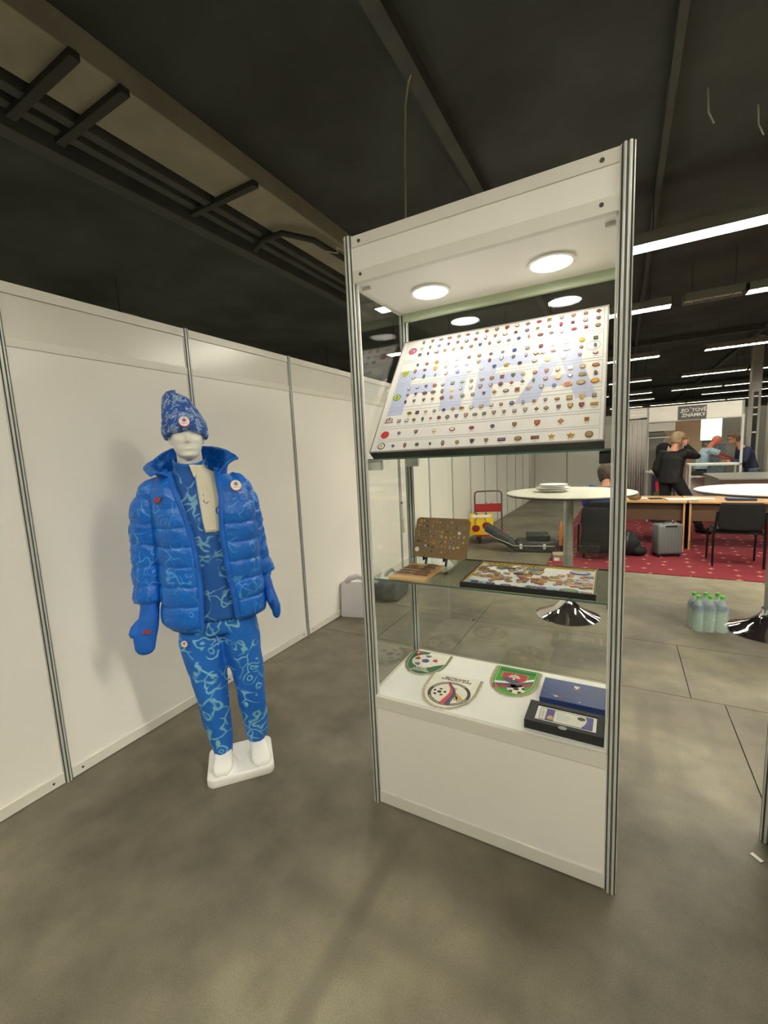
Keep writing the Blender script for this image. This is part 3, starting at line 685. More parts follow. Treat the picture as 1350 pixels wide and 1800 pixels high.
for r_ in range(7):
    for c_ in range(12):
        if r_ == 0 and (c_ < 3 or c_ > 6): continue
        if r_ == 1 and c_ < 2: continue
        x = -.118+c_*.0212+rr.uniform(-.005, .005); y = .030+r_*.0245+rr.uniform(-.004, .004)
        link('pin_badge', pin_mesh(rr.choice(['round', 'shield', 'square', 'oval', 'diamond', 'upright', 'flag']), rr.choice(cs), rr.choice(cs), rr.choice((.0056, .0068, .008)), .003), bb, Matrix.Translation((x, y, 0)))

# ---- pennants on the deck --------------------------------------------------------------
PC = {k: mat('pennant_'+k, c, .6, var=.04, vscale=30) for k, c in dict(green='#2f6a45', bright='#3f9a3e', dkgreen='#2d7034', white='#efeadd', pale='#e4dfce', line='#c9d28c', blue='#3d548f', navy='#4a4a72', red='#b5403d', dark='#4a4238', gold='#cbab68', black='#3a352f', lred='#d9534e', steel='#6d7c93').items()}
M['fringe'] = mat('pale_fringe', '#d3cdb4', .85, var=.15, vscale=160)
M['fringe_dark'] = mat('olive_fringe', '#9fae83', .85, var=.2, vscale=160)
def shield(w, h, k=.5, n=14):
    return [(-w, 0)]+[(-w, -h*k)]+[(-w*math.cos(PI*i/n), -h*k-(h-h*k)*math.sin(PI*i/n)) for i in range(1, n)]+[(w, -h*k), (w, 0)]
def pennant(name, label, a, b, rz, w, h, field, fringe, line=None, k=.5):
    t = thing(name, label, 'pennant', M=CABM @ xf((a, b, DECK+.0006), rz=rz), group='pennants on the showcase deck')
    fm = MB(); pts = shield(w, h, k)
    n = len(pts)
    for i in range(n-1):         # short fringe threads round the curved edge
        (x0, y0), (x1, y1) = pts[i], pts[i+1]; L = math.hypot(x1-x0, y1-y0); m_ = max(1, int(L/.006))
        nx, ny = (y1-y0)/L, -(x1-x0)/L
        if nx*x0+ny*(y0+h/2) < 0: nx, ny = -nx, -ny
        for q in range(m_):
            u_ = (q+.5)/m_; x, y = lerp(x0, x1, u_), lerp(y0, y1, u_); e = .016+rr.uniform(-.003, .002); s_ = rr.uniform(-.004, .004)
            tx, ty = (x1-x0)/L*.0026, (y1-y0)/L*.0026
            fm.add([(x-tx, y-ty, .0005), (x+tx, y+ty, .0005), (x+nx*e+tx*.6+s_*ty*100, y+ny*e+ty*.6, .0005), (x+nx*e-tx*.6, y+ny*e-ty*.6, .0012), (x, y, .003)], [(0, 1, 2, 3), (0, 4, 3), (1, 4, 2)])
    tag(fm.build('fringe', M[fringe], t), kind='stuff')
    cord = MB().tube([(x, y, .002) for x, y in pts], .0014, 6, M=None).build('cord', PC[line or 'pale'], t, 60)
    MB().prism(pts, .0004, .0028).build('cloth', PC[field], t)
    return t
def art(t, poly, c, z=.0029, name='printed_shape', th=.0005):
    return flat(poly if isinstance(poly[0][0], (tuple, list)) else [poly], z, z+th, name, PC[c], t)
def ball(t, x, y, r, sq=1.0, c0='white', c1='black', outline=True, cs=None):
    o = MB(); o.prism([(x+a, y+b*sq) for a, b in disc(r, 26)], .0030, .0034, 0); ms = [PC[c0]]
    pent = lambda cx, cy, rad, rot: [(x+cx+rad*math.sin(rot+k*2*PI/5), y+(cy+rad*math.cos(rot+k*2*PI/5))*sq) for k in range(5)]
    ms.append(PC[c1]); o.prism(pent(0, 0, r*.36, 0), .0033, .0037, 1)
    for k in range(5):
        a = k*2*PI/5+PI/5*0
        pts = [(r*.97*math.sin(a-.3), r*.97*math.cos(a-.3)), (r*.66*math.sin(a-.24), r*.66*math.cos(a-.24)), (r*.56*math.sin(a), r*.56*math.cos(a)), (r*.66*math.sin(a+.24), r*.66*math.cos(a+.24)), (r*.97*math.sin(a+.3), r*.97*math.cos(a+.3)), (r*.99*math.sin(a), r*.99*math.cos(a))]
        if cs: ms.append(PC[cs[k]]); mi = len(ms)-1
        else: mi = 1
        o.prism([(x+px_, y+py_*sq) for px_, py_ in pts], .0033, .0037, mi)
    return o.build('football_print', ms, t)
def words(t, txt, x, y, size, c, rz=0, sx=1.0, bold=.0, line=1.0, align='CENTER'):
    return text_mb(txt, size, .0003, align, bold, sx, 1.0, line).build('lettering', PC[c], t, M=xf((x, y, .0034), rz=rz))
# 1 green, white swoosh
p1 = pennant('pennant', 'dark green and white pennant with a blue and red football in the rear left corner', .108, .472, .05, .098, .232, 'green', 'fringe_dark', k=.38)
art(p1, [(-.01, -.004), (.097, -.004), (.097, -.105), (.055, -.135), (.0, -.16), (-.03, -.05)], 'white')
art(p1, [(x*1.07-.008, y*1.07-.1) for x, y in disc(.066, 28)], 'white', .0031)
ball(p1, -.008, -.1, .063, 1, 'white', 'blue', cs=['steel', 'red', 'white', 'steel', 'red'])
art(p1, [(-.094, -.008), (-.055, -.006), (-.05, -.03), (-.07, -.045), (-.092, -.035)], 'red'); art(p1, [(-.079, -.014), (-.071, -.014), (-.071, -.032), (-.079, -.032)], 'white', .0034)
words(p1, 'SLOVAK\nFOOTBALL\nASSOCIATION', -.005, -.188, .0155, 'white', 0, 1.0, .0004, .95)
# 2 white, city association
p2 = pennant('pennant', 'white pennant with a dark ring, football and golden shape lying in front', .308, .290, .03, .112, .272, 'white', 'fringe', k=.42)
words(p2, 'BRATISLAVSKÝ\nFUTBALOVÝ ZVÄZ', .005, -.038, .0172, 'dark', 0, 1.0, .0004, .95)
cx, cy, R2 = .006, -.158, .096
ring = MB(); n = 40
for i in range(n):
    a0, a1 = 2*PI*i/n, 2*PI*(i+1)/n
    ring.prism([(cx+R2*math.cos(a0), cy+R2*math.sin(a0)), (cx+R2*math.cos(a1), cy+R2*math.sin(a1)), (cx+.081*math.cos(a1), cy+.081*math.sin(a1)), (cx+.081*math.cos(a0), cy+.081*math.sin(a0))], .0029, .0034)
ring.build('printed_ring', PC['dark'], p2)
tk = MB()
for i in list(range(8, 36))+list(range(48, 82)):
    a = 2*PI*i/90*1.0+.35
    tk.box(-.0013, .0013, -.0042, .0042, .0033, .0037, M=Matrix.Translation((cx+.0885*math.cos(a), cy+.0885*math.sin(a), 0)) @ Matrix.Rotation(a+PI/2+(.5 if i % 3 else -.4), 4, 'Z'))
tag(tk.build('ring_lettering', PC['pale'], p2), kind='stuff')
ball(p2, cx-.044, cy-.004, .031, 1, 'white', 'black')
def wave(o, wd0, wd1): # S shaped ribbon from the top of the ring to its foot
    L_, R_ = [], []
    for i in range(15):
        q_ = i/14; y = cy+.090-q_*.180; x = cx-.022+.045*q_+.016*math.sin(q_*PI*1.6-.5); wd = lerp(wd0, wd1, q_)
        L_.append((x+o*lerp(.006, .024, q_), y)); R_.append((x+o*lerp(.006, .024, q_)+wd, y))
    return [[L_[i], L_[i+1], R_[i+1], R_[i]] for i in range(14)]
art(p2, wave(-1.0, .009, .024), 'lred', .0033); art(p2, wave(0, .007, .022), 'navy', .0034)
art(p2, [[(cx+.0, cy+.055), (cx+.022, cy+.052), (cx+.024, cy+.038), (cx+.016, cy+.02)], [(cx+.0, cy+.055), (cx+.016, cy+.02), (cx+.05, cy-.03), (cx+.036, cy-.05), (cx+.018, cy+.0)], [(cx+.016, cy+.02), (cx+.034, cy+.012), (cx+.075, cy-.03), (cx+.05, cy-.055), (cx+.04, cy-.03)]], 'gold', .0031)
# 3 bright green with state shield
p3 = pennant('pennant', 'bright green pennant with a red shield, tricolour band and football', .560, .474, .0, .096, .250, 'bright', 'fringe', 'line', k=.45)
art(p3, rect(-.083, .083, -.042, -.020), 'dkgreen')
ins = [(x*.90, -.008+y*.925) for x, y in shield(.096, .250, .45)]
MB().tube([(x, y, .003) for x, y in ins], .0013, 5).build('inner_line', PC['line'], p3)
def bandp(o0, o1):
    top = [(-.083, -.150), (-.05, -.143), (.0, -.128), (.04, -.105), (.083, -.075)]
    return [[(top[i][0], top[i][1]-o0), (top[i+1][0], top[i+1][1]-o0), (top[i+1][0], top[i+1][1]-o1), (top[i][0], top[i][1]-o1)] for i in range(4)]
art(p3, bandp(0, .019), 'white'); art(p3, bandp(.019, .040), 'navy'); art(p3, bandp(.040, .060), 'red')
crest = [(-.062, -.062), (-.03, -.052), (0, -.056), (.03, -.052), (.052, -.058), (.050, -.10), (.030, -.135), (-.004, -.152), (-.040, -.135), (-.060, -.10)]
art(p3, [(x*1.06, (y+.1)*1.06-.1) for x, y in crest], 'gold', .0036); art(p3, crest, 'red', .0041)
art(p3, [[(-.056, -.112), (-.03, -.106), (-.004, -.118), (.012, -.112), (.030, -.132), (-.004, -.151), (-.040, -.134)]], 'navy', .0046)
art(p3, [rect(-.0085, .0005, -.118, -.066), rect(-.030, .022, -.098, -.089), rect(-.023, .015, -.083, -.075)], 'white', .0050)
ball(p3, .022, -.188, .040, 1, 'white', 'black')

# ---- boxes on the deck -----------------------------------------------------------------
M['bluebox'] = mat('blue_box', '#2a437f', .35, var=.08, vscale=14)
bx = thing('blue_gift_box', 'flat dark blue box with small printed emblems at the rear right of the deck', 'box', M=CABM @ xf((.826, .305, DECK)))
MB().box(-.132, .128, -.085, .085, 0, .010, bev=.001).build('box_base', M['bluebox'], bx)
MB().box(-.134, .130, -.087, .087, .010, .032, bev=.0015).build('lid', M['bluebox'], bx)
flat([[(-.010, .055), (.014, .055), (.011, .040), (.004, .036), (.006, .030), (-.002, .030), (.0, .036), (-.007, .040)]], .032, .0325, 'printed_emblem', PC['pale'], bx)
flat([rect(-.016, .020, .024, .0265)], .032, .0325, 'printed_emblem', PC['gold'], bx)
for (x, y, c, s_) in ((-.085, -.050, 'steel', .012), (-.072, -.058, 'white', .010), (-.056, -.062, 'red', .012), (-.03, -.045, 'steel', .006), (.02, -.07, 'white', .005), (.09, .03, 'steel', .005), (-.12, -.03, 'steel', .006)):
    flat([[(x-s_, y), (x, y+s_*.7), (x+s_, y+s_*.2), (x+.2*s_, y-s_*.5)]], .032, .0325, 'printed_mark', PC[c], bx)
kb = thing('black_presentation_box', 'black presentation box with a framed ticket in front of the blue box', 'box', M=CABM @ xf((.803, .100, DECK), rz=-.01))
M['blackbox'] = mat('black_box', '#232425', .6, var=.1, vscale=20)
q = MB(); q.box(-.138, .138, -.073, .073, 0.0002, .028)
for b in ((-.138, .138, -.073, -.052), (-.138, .138, .050, .073), (-.138, -.106, -.052, .050), (.113, .138, -.052, .050)): q.box(*b, .028, .036)
q.build('box_body', M['blackbox'], kb)
MB().box(-.104, .111, -.050, .048, .028, .032).build('ticket_tray', M['white'], kb)
tm = PC['steel']; M['violet'] = mat('violet_print', '#55509a', .4, var=.15, vscale=60)
MB().box(-.090, .098, -.040, .038, .032, .0328).build('ticket', M['paper'], kb)
MB().box(-.091, -.0895, -.041, .039, .032, .0334).box(.098, .0992, -.041, .039, .032, .0334).box(-.091, .099, -.0415, -.040, .032, .0334).box(-.091, .099, .038, .0395, .032, .0334).build('ticket_edge', M['dark'], kb)
flat([rect(-.068, -.038, -.040, .038)], .0328, .0333, 'ticket_print', M['violet'], kb)
flat([[(.098, -.040), (.098, .038), (.072, .038), (.078, .015), (.074, -.01), (.060, -.040)]], .0328, .0333, 'ticket_print', M['violet'], kb)
flat([[(-.062, -.03), (-.045, -.034), (-.036, -.02), (-.048, -.004), (-.06, -.012)]], .0333, .0337, 'ticket_emblem', PC['gold'], kb)
flat([[(.058+x*1.3, .018+y) for x, y in disc(.011, 20)]], .0328, .0333, 'ticket_seal', PC['dark'], kb)
for y, L in ((.024, .03), (.012, .045), (0, .05), (-.012, .045), (-.024, .04)):
    flat([rect(-.028, -.028+L, y, y+.003)], .0328, .0333, 'ticket_line', M['print_line'], kb)
flat([rect(-.084, -.076, -.030, .026)], .0328, .0333, 'ticket_barcode', M['print_line'], kb)
MB().prism([(x*1.4, -.073+abs(y)*.0-y*.0) if False else (x*1.4, y-.0725) for x, y in disc(.011, 18)], .0355, .0364).build('thumb_notch', M['grey'], kb)

# ================================================================== MANNEQUIN
# local axes: x towards picture right, -y the way it faces, z up
def head_mb(cx=0, cy=0, cz=0, sc=1.0, yaw=0.0, nod=0.0, hz=.235, grow=0.0, keep=None):
    """head as a grid of rings; z runs from under the chin to the crown; faces -y"""
    NZ, NA = 44, 56
    W = [(0, .018), (.03, .034), (.08, .046), (.2, .060), (.35, .067), (.5, .072), (.62, .0745), (.75, .073), (.86, .063), (.94, .045), (.98, .027), (1, .006)]
    Ff = [(0, .058), (.03, .083), (.07, .094), (.12, .089), (.15, .090), (.19, .096), (.23, .096), (.27, .092), (.32, .094), (.5, .093), (.57, .100), (.65, .100), (.75, .094), (.86, .076), (.94, .052), (.98, .030), (1, .006)]
    Bk = [(0, -.02), (.06, .015), (.15, .045), (.3, .078), (.45, .092), (.6, .098), (.75, .092), (.86, .074), (.94, .050), (.98, .029), (1, .006)]
    rings = []
    for j in range(NZ+1):
        t = j/NZ; z = t*hz; wv = smooth_interp(t, W); fv = smooth_interp(t, Ff); bv = smooth_interp(t, Bk); ring = []
        for i in range(NA):
            a = 2*PI*i/NA; s_, c_ = math.sin(a), math.cos(a)
            x = wv*math.copysign(abs(s_)**.92, s_); y = fv*math.copysign(abs(c_)**.85, c_) if c_ > 0 else bv*math.copysign(abs(c_)**.9, c_)
            aa = a if a < PI else a-2*PI
            if c_ > 0:
                g = lambda u0, su, z0, sz: math.exp(-((x-u0)/su)**2-((t-z0)/sz)**2)
                y += .030*math.exp(-(x/.0095)**2)*(math.exp(-((t-.345)/.045)**2) if t < .345 else math.exp(-((t-.345)/.13)**2))
                y += .008*(g(.012, .007, .335, .03)+g(-.012, .007, .335, .03))
                y -= .014*(g(.031, .017, .485, .05)+g(-.031, .017, .485, .05)); y += .006*(g(.031, .011, .478, .022)+g(-.031, .011, .478, .022))
                y += .006*(g(.03, .022, .565, .03)+g(-.03, .022, .565, .03))
                y += .006*(g(.042, .02, .37, .07)+g(-.042, .02, .37, .07))
                y += .006*math.exp(-(x/.020)**2)*(math.exp(-((t-.245)/.016)**2)+1.1*math.exp(-((t-.195)/.018)**2)); y -= .005*math.exp(-(x/.024)**2-((t-.2215)/.008)**2)
            v = Vector((x, -y, z))
            if grow:
                nrm = Vector((x, -y, (z-hz*.55)*.8)).normalized(); v += nrm*grow
            ring.append(v)
        rings.append(ring)
    R_ = Matrix.Translation((cx, cy, cz)) @ Matrix.Rotation(yaw, 4, 'Z') @ Matrix.Rotation(nod, 4, 'X') @ Matrix.Scale(sc, 4)
    m = MB()
    if keep is None:
        m.loft(rings, 0, True, True, R_)
        for sx in (-1, 1): m.ell((sx*.072, .012, hz*.43), (.010, .017, .030), 10, 8, 0, R_)
        return m
    n = NA; vs = [p for r in rings for p in r]; fs = []
    for j in range(NZ):
        for i in range(n):
            if keep((j+.5)/NZ, 2*PI*(i+.5)/n): fs.append((j*n+i, j*n+(i+1) % n, (j+1)*n+(i+1) % n, (j+1)*n+i))
    used = sorted({q for f in fs for q in f}); mp = {q: k for k, q in enumerate(used)}
    return m.add([vs[q] for q in used], [tuple(mp[q] for q in f) for f in fs], 0, R_)

mq = thing('mannequin', 'white mannequin in a blue puffer jacket, patterned trousers, beanie and mittens', 'mannequin', (.75, .49, 0), math.radians(48))
# base plate with moulded feet
pl = rounded(.165, .270, .035, 6)
MB().loft([[(x*s_, -(y-.135)*s_+.0, z) for x, y in pl] for s_, z in ((.985, .0), (1.0, .006), (1.0, .034), (.985, .042), (.96, .045))], 0).build('base_plate', M['white'], mq, 35)
def foot(x, yaw, name='foot'):
    R_ = xf((x, 0, .043), rz=yaw)
    rings = []
    for y, w_, h_ in ((.070, .022, .03), (.060, .034, .055), (.03, .040, .095), (0, .042, .10), (-.03, .045, .085), (-.06, .048, .062), (-.09, .049, .045), (-.115, .040, .033), (-.127, .024, .020)):
        rings.append([(w_*math.copysign(abs(math.cos(2*PI*k/20))**.7, math.cos(2*PI*k/20)), y, h_/2*(1+math.copysign(abs(math.sin(2*PI*k/20))**.7, math.sin(2*PI*k/20)))) for k in range(20)])
    MB().loft(rings, 0, True, True, R_).build(name, M['white'], mq, 60)
foot(-.080, -.10); foot(.093, .12)
for x, yaw in ((-.080, -.1), (.093, .12)):
    MB().lathe([(.070, 0), (.066, .006), (.05, .012), (.0, .014)], 28, M=xf((x, -.04, .043), rz=yaw) @ Matrix.Diagonal((.95, 1.35, 1, 1))).build('moulded_socket', M['white'], mq, 40)
# body: head, neck, trunk, ankles as one skin
bm_ = head_mb(-.100, -.012, 1.640, 1.0, yaw=math.radians(8), nod=math.radians(-2))
bm_.tube([(-.098, .03, 1.45), (-.098, .022, 1.58), (-.099, .012, 1.66), (-.100, .01, 1.72)], [.075, .062, .056, .056], 24)
bm_.tube([(-.06, .0, .86), (-.065, .0, 1.05), (-.085, .005, 1.3), (-.095, .01, 1.47), (-.097, .02, 1.53)], [(.14, .09), (.125, .085), (.15, .095), (.14, .085), (.07, .055)], 24, ref=(1, 0, 0))
bm_ = fused(bm_, .0042, 2, .4)
bm_.build('body', M['dummy'], mq, 180)
for pts in ([(-.082, .0, .05), (-.085, .0, .20), (-.10, -.005, .45)], [(.093, .01, .05), (.090, .008, .22), (.085, .0, .45)]):
    MB().tube(pts, [.036, .037, .05], 20).build('shin', M['dummy'], mq, 60)

# trousers: hips and two legs fused
tr = MB()
tr.tube([(-.052, .01, .96), (-.05, .01, .90), (-.046, .008, .83), (-.043, .005, .775)], [(.175, .125), (.188, .135), (.19, .135), (.178, .120)], 28, ref=(1, 0, 0))
tr.tube([(-.130, .005, .84), (-.130, .002, .74), (-.118, -.004, .58), (-.106, -.012, .44), (-.098, .0, .30), (-.086, .008, .17), (-.081, .006, .105), (-.080, .0, .075)], [(.095, .12), (.104, .112), (.094, .100), (.080, .086), (.070, .078), (.056, .066), (.047, .056), (.046, .054)], 24, ref=(1, 0, 0))
tr.tube([(.045, .005, .84), (.055, .002, .74), (.072, -.004, .58), (.085, -.012, .44), (.092, .0, .30), (.094, .01, .19), (.093, .012, .145), (.092, .012, .125)], [(.098, .12), (.094, .112), (.086, .100), (.072, .085), (.068, .078), (.058, .068), (.050, .058), (.044, .052)], 24, ref=(1, 0, 0))
tr = fused(tr, .0085, 5, .5)
def crumple(mb, amp, s, seed=0.0):
    out = []
    for x, y, z in mb.v:
        d = noise.noise_vector(Vector((x*s+seed, y*s, z*s*.7)))
        out.append((x+d.x*amp, y+d.y*amp, z+d.z*amp*.4))
    mb.v = out; return mb
crumple(tr, .006, 11); crumple(tr, .003, 26, 4)
trs = tr.build('trousers', M['trousers'], mq, 180)

# pullover
def ringpt(a, cx, hw, cy, hd, z, ex=.85):
    s_, c_ = math.sin(a), math.cos(a)
    return Vector((cx+hw*math.copysign(abs(s_)**ex, s_), cy-hd*math.copysign(abs(c_)**ex, c_), z))
PUL = [(.86, -.045, .175, .0, .128), (1.0, -.05, .168, .0, .125), (1.2, -.06, .172, .0, .125), (1.35, -.08, .18, .003, .125), (1.46, -.092, .17, .01, .115), (1.53, -.097, .13, .018, .098), (1.575, -.098, .088, .02, .085), (1.60, -.099, .074, .02, .080), (1.645, -.100, .070, .016, .077)]
def pul(z, a, off=0.0):
    g = [interp(z, [(p[0], p[i]) for p in PUL]) for i in range(1, 5)]
    p = ringpt(a, g[0], g[1]+off, g[2], g[3]+off, z); p.z -= .030*max(0, math.cos(a))*max(0, min(1, (z-1.54)/.105)); return p
zs = [.86+.785*i/52 for i in range(53)]
pm = MB().loft([[pul(z, 2*PI*k/64) for k in range(64)] for z in zs], 0, True, False)
crumple(pm, .004, 16, 2)
pu = pm.build('pullover', M['pullover'], mq, 180)
pu.modifiers.new('t', 'SOLIDIFY').thickness = -.006
rim_ = MB().tube([pul(1.645, 2*PI*k/40) for k in range(41)], .0045, 8).build('collar_rim', M['plainblue'], pu, 60)
# cream front panel with zip, tab and print
def on_front(f, off): # map (x, z) to the front of the pullover
    def q(x, z):
        g = [interp(z, [(p[0], p[i]) for p in PUL]) for i in range(1, 5)]
        s_ = max(-.99, min(.99, (x-g[0])/(g[1])));  s_ = math.copysign(abs(s_)**(1/.85), s_)
        c_ = math.sqrt(max(0, 1-s_*s_)); return Vector((x, g[2]-(g[3]*c_**.85+off), z))
    return q
PF = on_front(None, .010)
def patch(fn, rows, name, m, parent, th=.004):
    """rows: list of (z, x0, x1) laid on a garment surface"""
    K = 10; vs = []; fs = []
    for z, x0, x1 in rows:
        for k in range(K+1): vs.append(fn(lerp(x0, x1, k/K), z))
    n = K+1
    for j in range(len(rows)-1):
        for k in range(K): fs.append((j*n+k, j*n+k+1, (j+1)*n+k+1, (j+1)*n+k))
    o = MB().add(vs, fs).build(name, m, parent, 180)
    o.modifiers.new('t', 'SOLIDIFY').thickness = -th
    return o
rows = []
for i in range(24):
    z = lerp(1.296, 1.612, i/23)
    rows.append((z-.0*i, interp(z, [(1.296, -.052), (1.36, -.060), (1.55, -.074), (1.64, -.084)]), interp(z, [(1.28, .052), (1.5, .05), (1.56, .030), (1.6, -.035), (1.64, -.040)])))
bib = patch(PF, rows, 'front_panel', M['cream'], pu)
PF2 = on_front(None, .0125)
MB().tube([PF2(interp(z, [(1.29, -.054), (1.36, -.062), (1.55, -.076), (1.64, -.086)]), z) for z in [1.296+.316*i/16 for i in range(17)]], .0035, 6).build('zip', M['plainblue'], bib, 60)
patch(on_front(None, .016), [(1.553+.062*i/6, interp(i, [(0, -.080), (6, -.098)]), interp(i, [(0, -.077), (3, -.066), (6, -.074)])) for i in range(7)], 'collar_tab', M['cream'], bib)
MB().tube([PF2(-.010+.020*math.sin(a), 1.395+.020*math.cos(a)) for a in [2*PI*k/24 for k in range(25)]], .0028, 6, M=Matrix.Translation((.034, 0, 0))).build('printed_ring', M['plainblue'], bib, 60)
MB().tube([PF2(-.046, 1.475), PF2(-.046, 1.44), PF2(-.036, 1.432), PF2(-.026, 1.438)], .0028, 6).build('printed_letter', M['plainblue'], bib, 60)
MB().tube([PF2(x, 1.335) for x in (-.055, -.02, .0, .03, .05)], .0012, 6).build('seam', M['paper'], bib, 60)

# ---- puffer jacket
CHAN = [.862, .955, 1.050, 1.145, 1.238, 1.330, 1.424]
def puff(z, chan=CHAN, amp=.0175):
    if z >= chan[-1]: return amp*.55
    if z <= chan[0]: return 0
    for a, b in zip(chan, chan[1:]):
        if a <= z <= b: return amp*(math.sin(PI*(z-a)/(b-a))**.26)
    return 0
JK = [(.85, -.048, .222, .0, .150), (.875, -.048, .232, .0, .162), (1.0, -.046, .228, .0, .160), (1.2, -.046, .222, .002, .155), (1.4, -.055, .222, .005, .150), (1.48, -.07, .218, .008, .142), (1.53, -.082, .190, .014, .128), (1.565, -.092, .145, .02, .112), (1.60, -.097, .105, .022, .100)]
EDGE_L = [(.85, -.112), (.88, -.111), (1.05, -.100), (1.18, -.104), (1.28, -.114), (1.40, -.141), (1.56, -.185), (1.62, -.195)]
EDGE_R = [(.85, .060), (.94, .057), (1.03, .046), (1.16, .034), (1.30, .026), (1.46, .036), (1.58, .022), (1.62, .010)]
def jk(z, a, off=0.0):
    g = [smooth_interp(z, [(p[0], p[i]) for p in JK]) for i in range(1, 5)]
    return ringpt(a, g[0], g[1]+off, g[2], g[3]+off, z, .8)
def jk_angle(x, z):
    g = [smooth_interp(z, [(p[0], p[i]) for p in JK]) for i in range(1, 5)]
    s_ = max(-.98, min(.98, (x-g[0])/g[1])); return math.asin(math.copysign(abs(s_)**(1/.8), s_))
hemz = lambda u_: .0
NZ, NA = 170, 96
jv = []; 
for j in range(NZ+1):
    z = lerp(.852, 1.60, j/NZ); aR = jk_angle(interp(z, EDGE_R), z); aL = jk_angle(interp(z, EDGE_L), z)
    for k in range(NA+1):
        u_ = k/NA; a = aR+(2*PI+aL-aR)*u_
        wob = noise.noise(Vector((math.sin(a)*2.2, math.cos(a)*2.2, z*3)))*.012
        e = puff(z+wob); edge = min(u_, 1-u_)
        if edge < .03: e *= .35+.65*edge/.03
        # vertical creases gathered along every quilting line
        cr = noise.noise(Vector((a*9, z*14, 1.7)))*.004+noise.noise(Vector((a*22, z*9, 5.1)))*.002
        sag = .0
        p = jk(z, a, e+cr)
        if z < .90: p.z -= (.03 if math.sin(a) < -.1 else 0)*max(0, (.90-z)/.05)*max(0, math.cos(a))
        jv.append(p)
n = NA+1; jf = [(j*n+k, j*n+k+1, (j+1)*n+k+1, (j+1)*n+k) for j in range(NZ) for k in range(NA)]
jm = MB().add(jv, jf)
jo = jm.build('jacket', M['jacket'], mq, 180)
sd = jo.modifiers.new('t', 'SOLIDIFY'); sd.thickness = .014; sd.offset = -1
# zip bands down both front edges
for E, nm in ((EDGE_L, 'zip_band'), (EDGE_R, 'zip_band')):
    sgn = 1 if E is EDGE_L else -1
    pts = []
    for i in range(40):
        z = lerp(.87 if E is EDGE_R else .845, 1.585, i/39); x = interp(z, E); a = jk_angle(x, max(z, .86)); p = jk(max(z, .86), a, .004); p.z = z; pts.append(p+Vector((sgn*.006, 0, 0)))
    MB().tube(pts, [(.012, .006)]*40, 8, ref=(1, 0, 0)).build(nm, M['plainblue'], jo, 60)
    MB().tube([p+Vector((sgn*.010, -.006, 0)) for p in pts[10:]], .0025, 6).build('zip_teeth', M['jacket'], jo, 60)
# sleeves
def sleeve(pts, rad, nseg, name='sleeve'):
    P_ = [Vector(p) for p in pts]; seg = [(P_[i+1]-P_[i]).length for i in range(len(P_)-1)]; Lt = sum(seg)
    def at(s_):
        d = s_*Lt
        for i, q in enumerate(seg):
            if d <= q or i == len(seg)-1: return P_[i].lerp(P_[i+1], min(1, d/q)), lerp(rad[i], rad[i+1], min(1, d/q))
            d -= q
    NS, NK = 100, 40; raw = [at(i/NS) for i in range(NS+1)]
    for _ in range(6):
        raw = [raw[0]]+[((raw[i-1][0]+raw[i][0]*2+raw[i+1][0])/4, raw[i][1]) for i in range(1, NS)]+[raw[-1]]
    rings = []
    for i, (c, r) in enumerate(raw):
        s_ = i/NS; t = (raw[min(i+1, NS)][0]-raw[max(i-1, 0)][0]).normalized(); X = (Vector((1, 0, 0))-t*t.x).normalized(); Y = t.cross(X); ring = []
        for k in range(NK):
            a = 2*PI*k/NK; d = X*math.cos(a)+Y*math.sin(a)
            wob = noise.noise(Vector((d.x*1.5, d.y*1.5, s_*6+9)))*.05
            ph = (s_*nseg+wob*nseg*.35) % 1.0
            e = .012*(math.sin(PI*ph)**.28) if s_ < .97 else -.008
            e += noise.noise(Vector((d.x*3, d.y*3, s_*16+r*50)))*.006+noise.noise(Vector((d.x*7, d.y*7, s_*30)))*.003
            ring.append(c+d*(r*(.86+.14*math.sin(PI*min(1, s_*9)/2))+e))
        rings.append(ring)
    o = MB().loft(rings, 0, True, True).build(name, M['jacket'], jo, 180)
    return o
sleeve([(-.215, .012, 1.530), (-.262, .010, 1.485), (-.305, .012, 1.40), (-.322, .016, 1.25), (-.332, .012, 1.10), (-.338, -.010, .985), (-.338, -.022, .945)], [.052, .066, .070, .067, .062, .058, .046], 6)
sleeve([(.055, .015, 1.530), (.100, .025, 1.49), (.130, .035, 1.40), (.150, .045, 1.25), (.172, .050, 1.12), (.198, .040, 1.04), (.206, .030, 1.005)], [.05, .064, .068, .062, .055, .050, .040], 6)
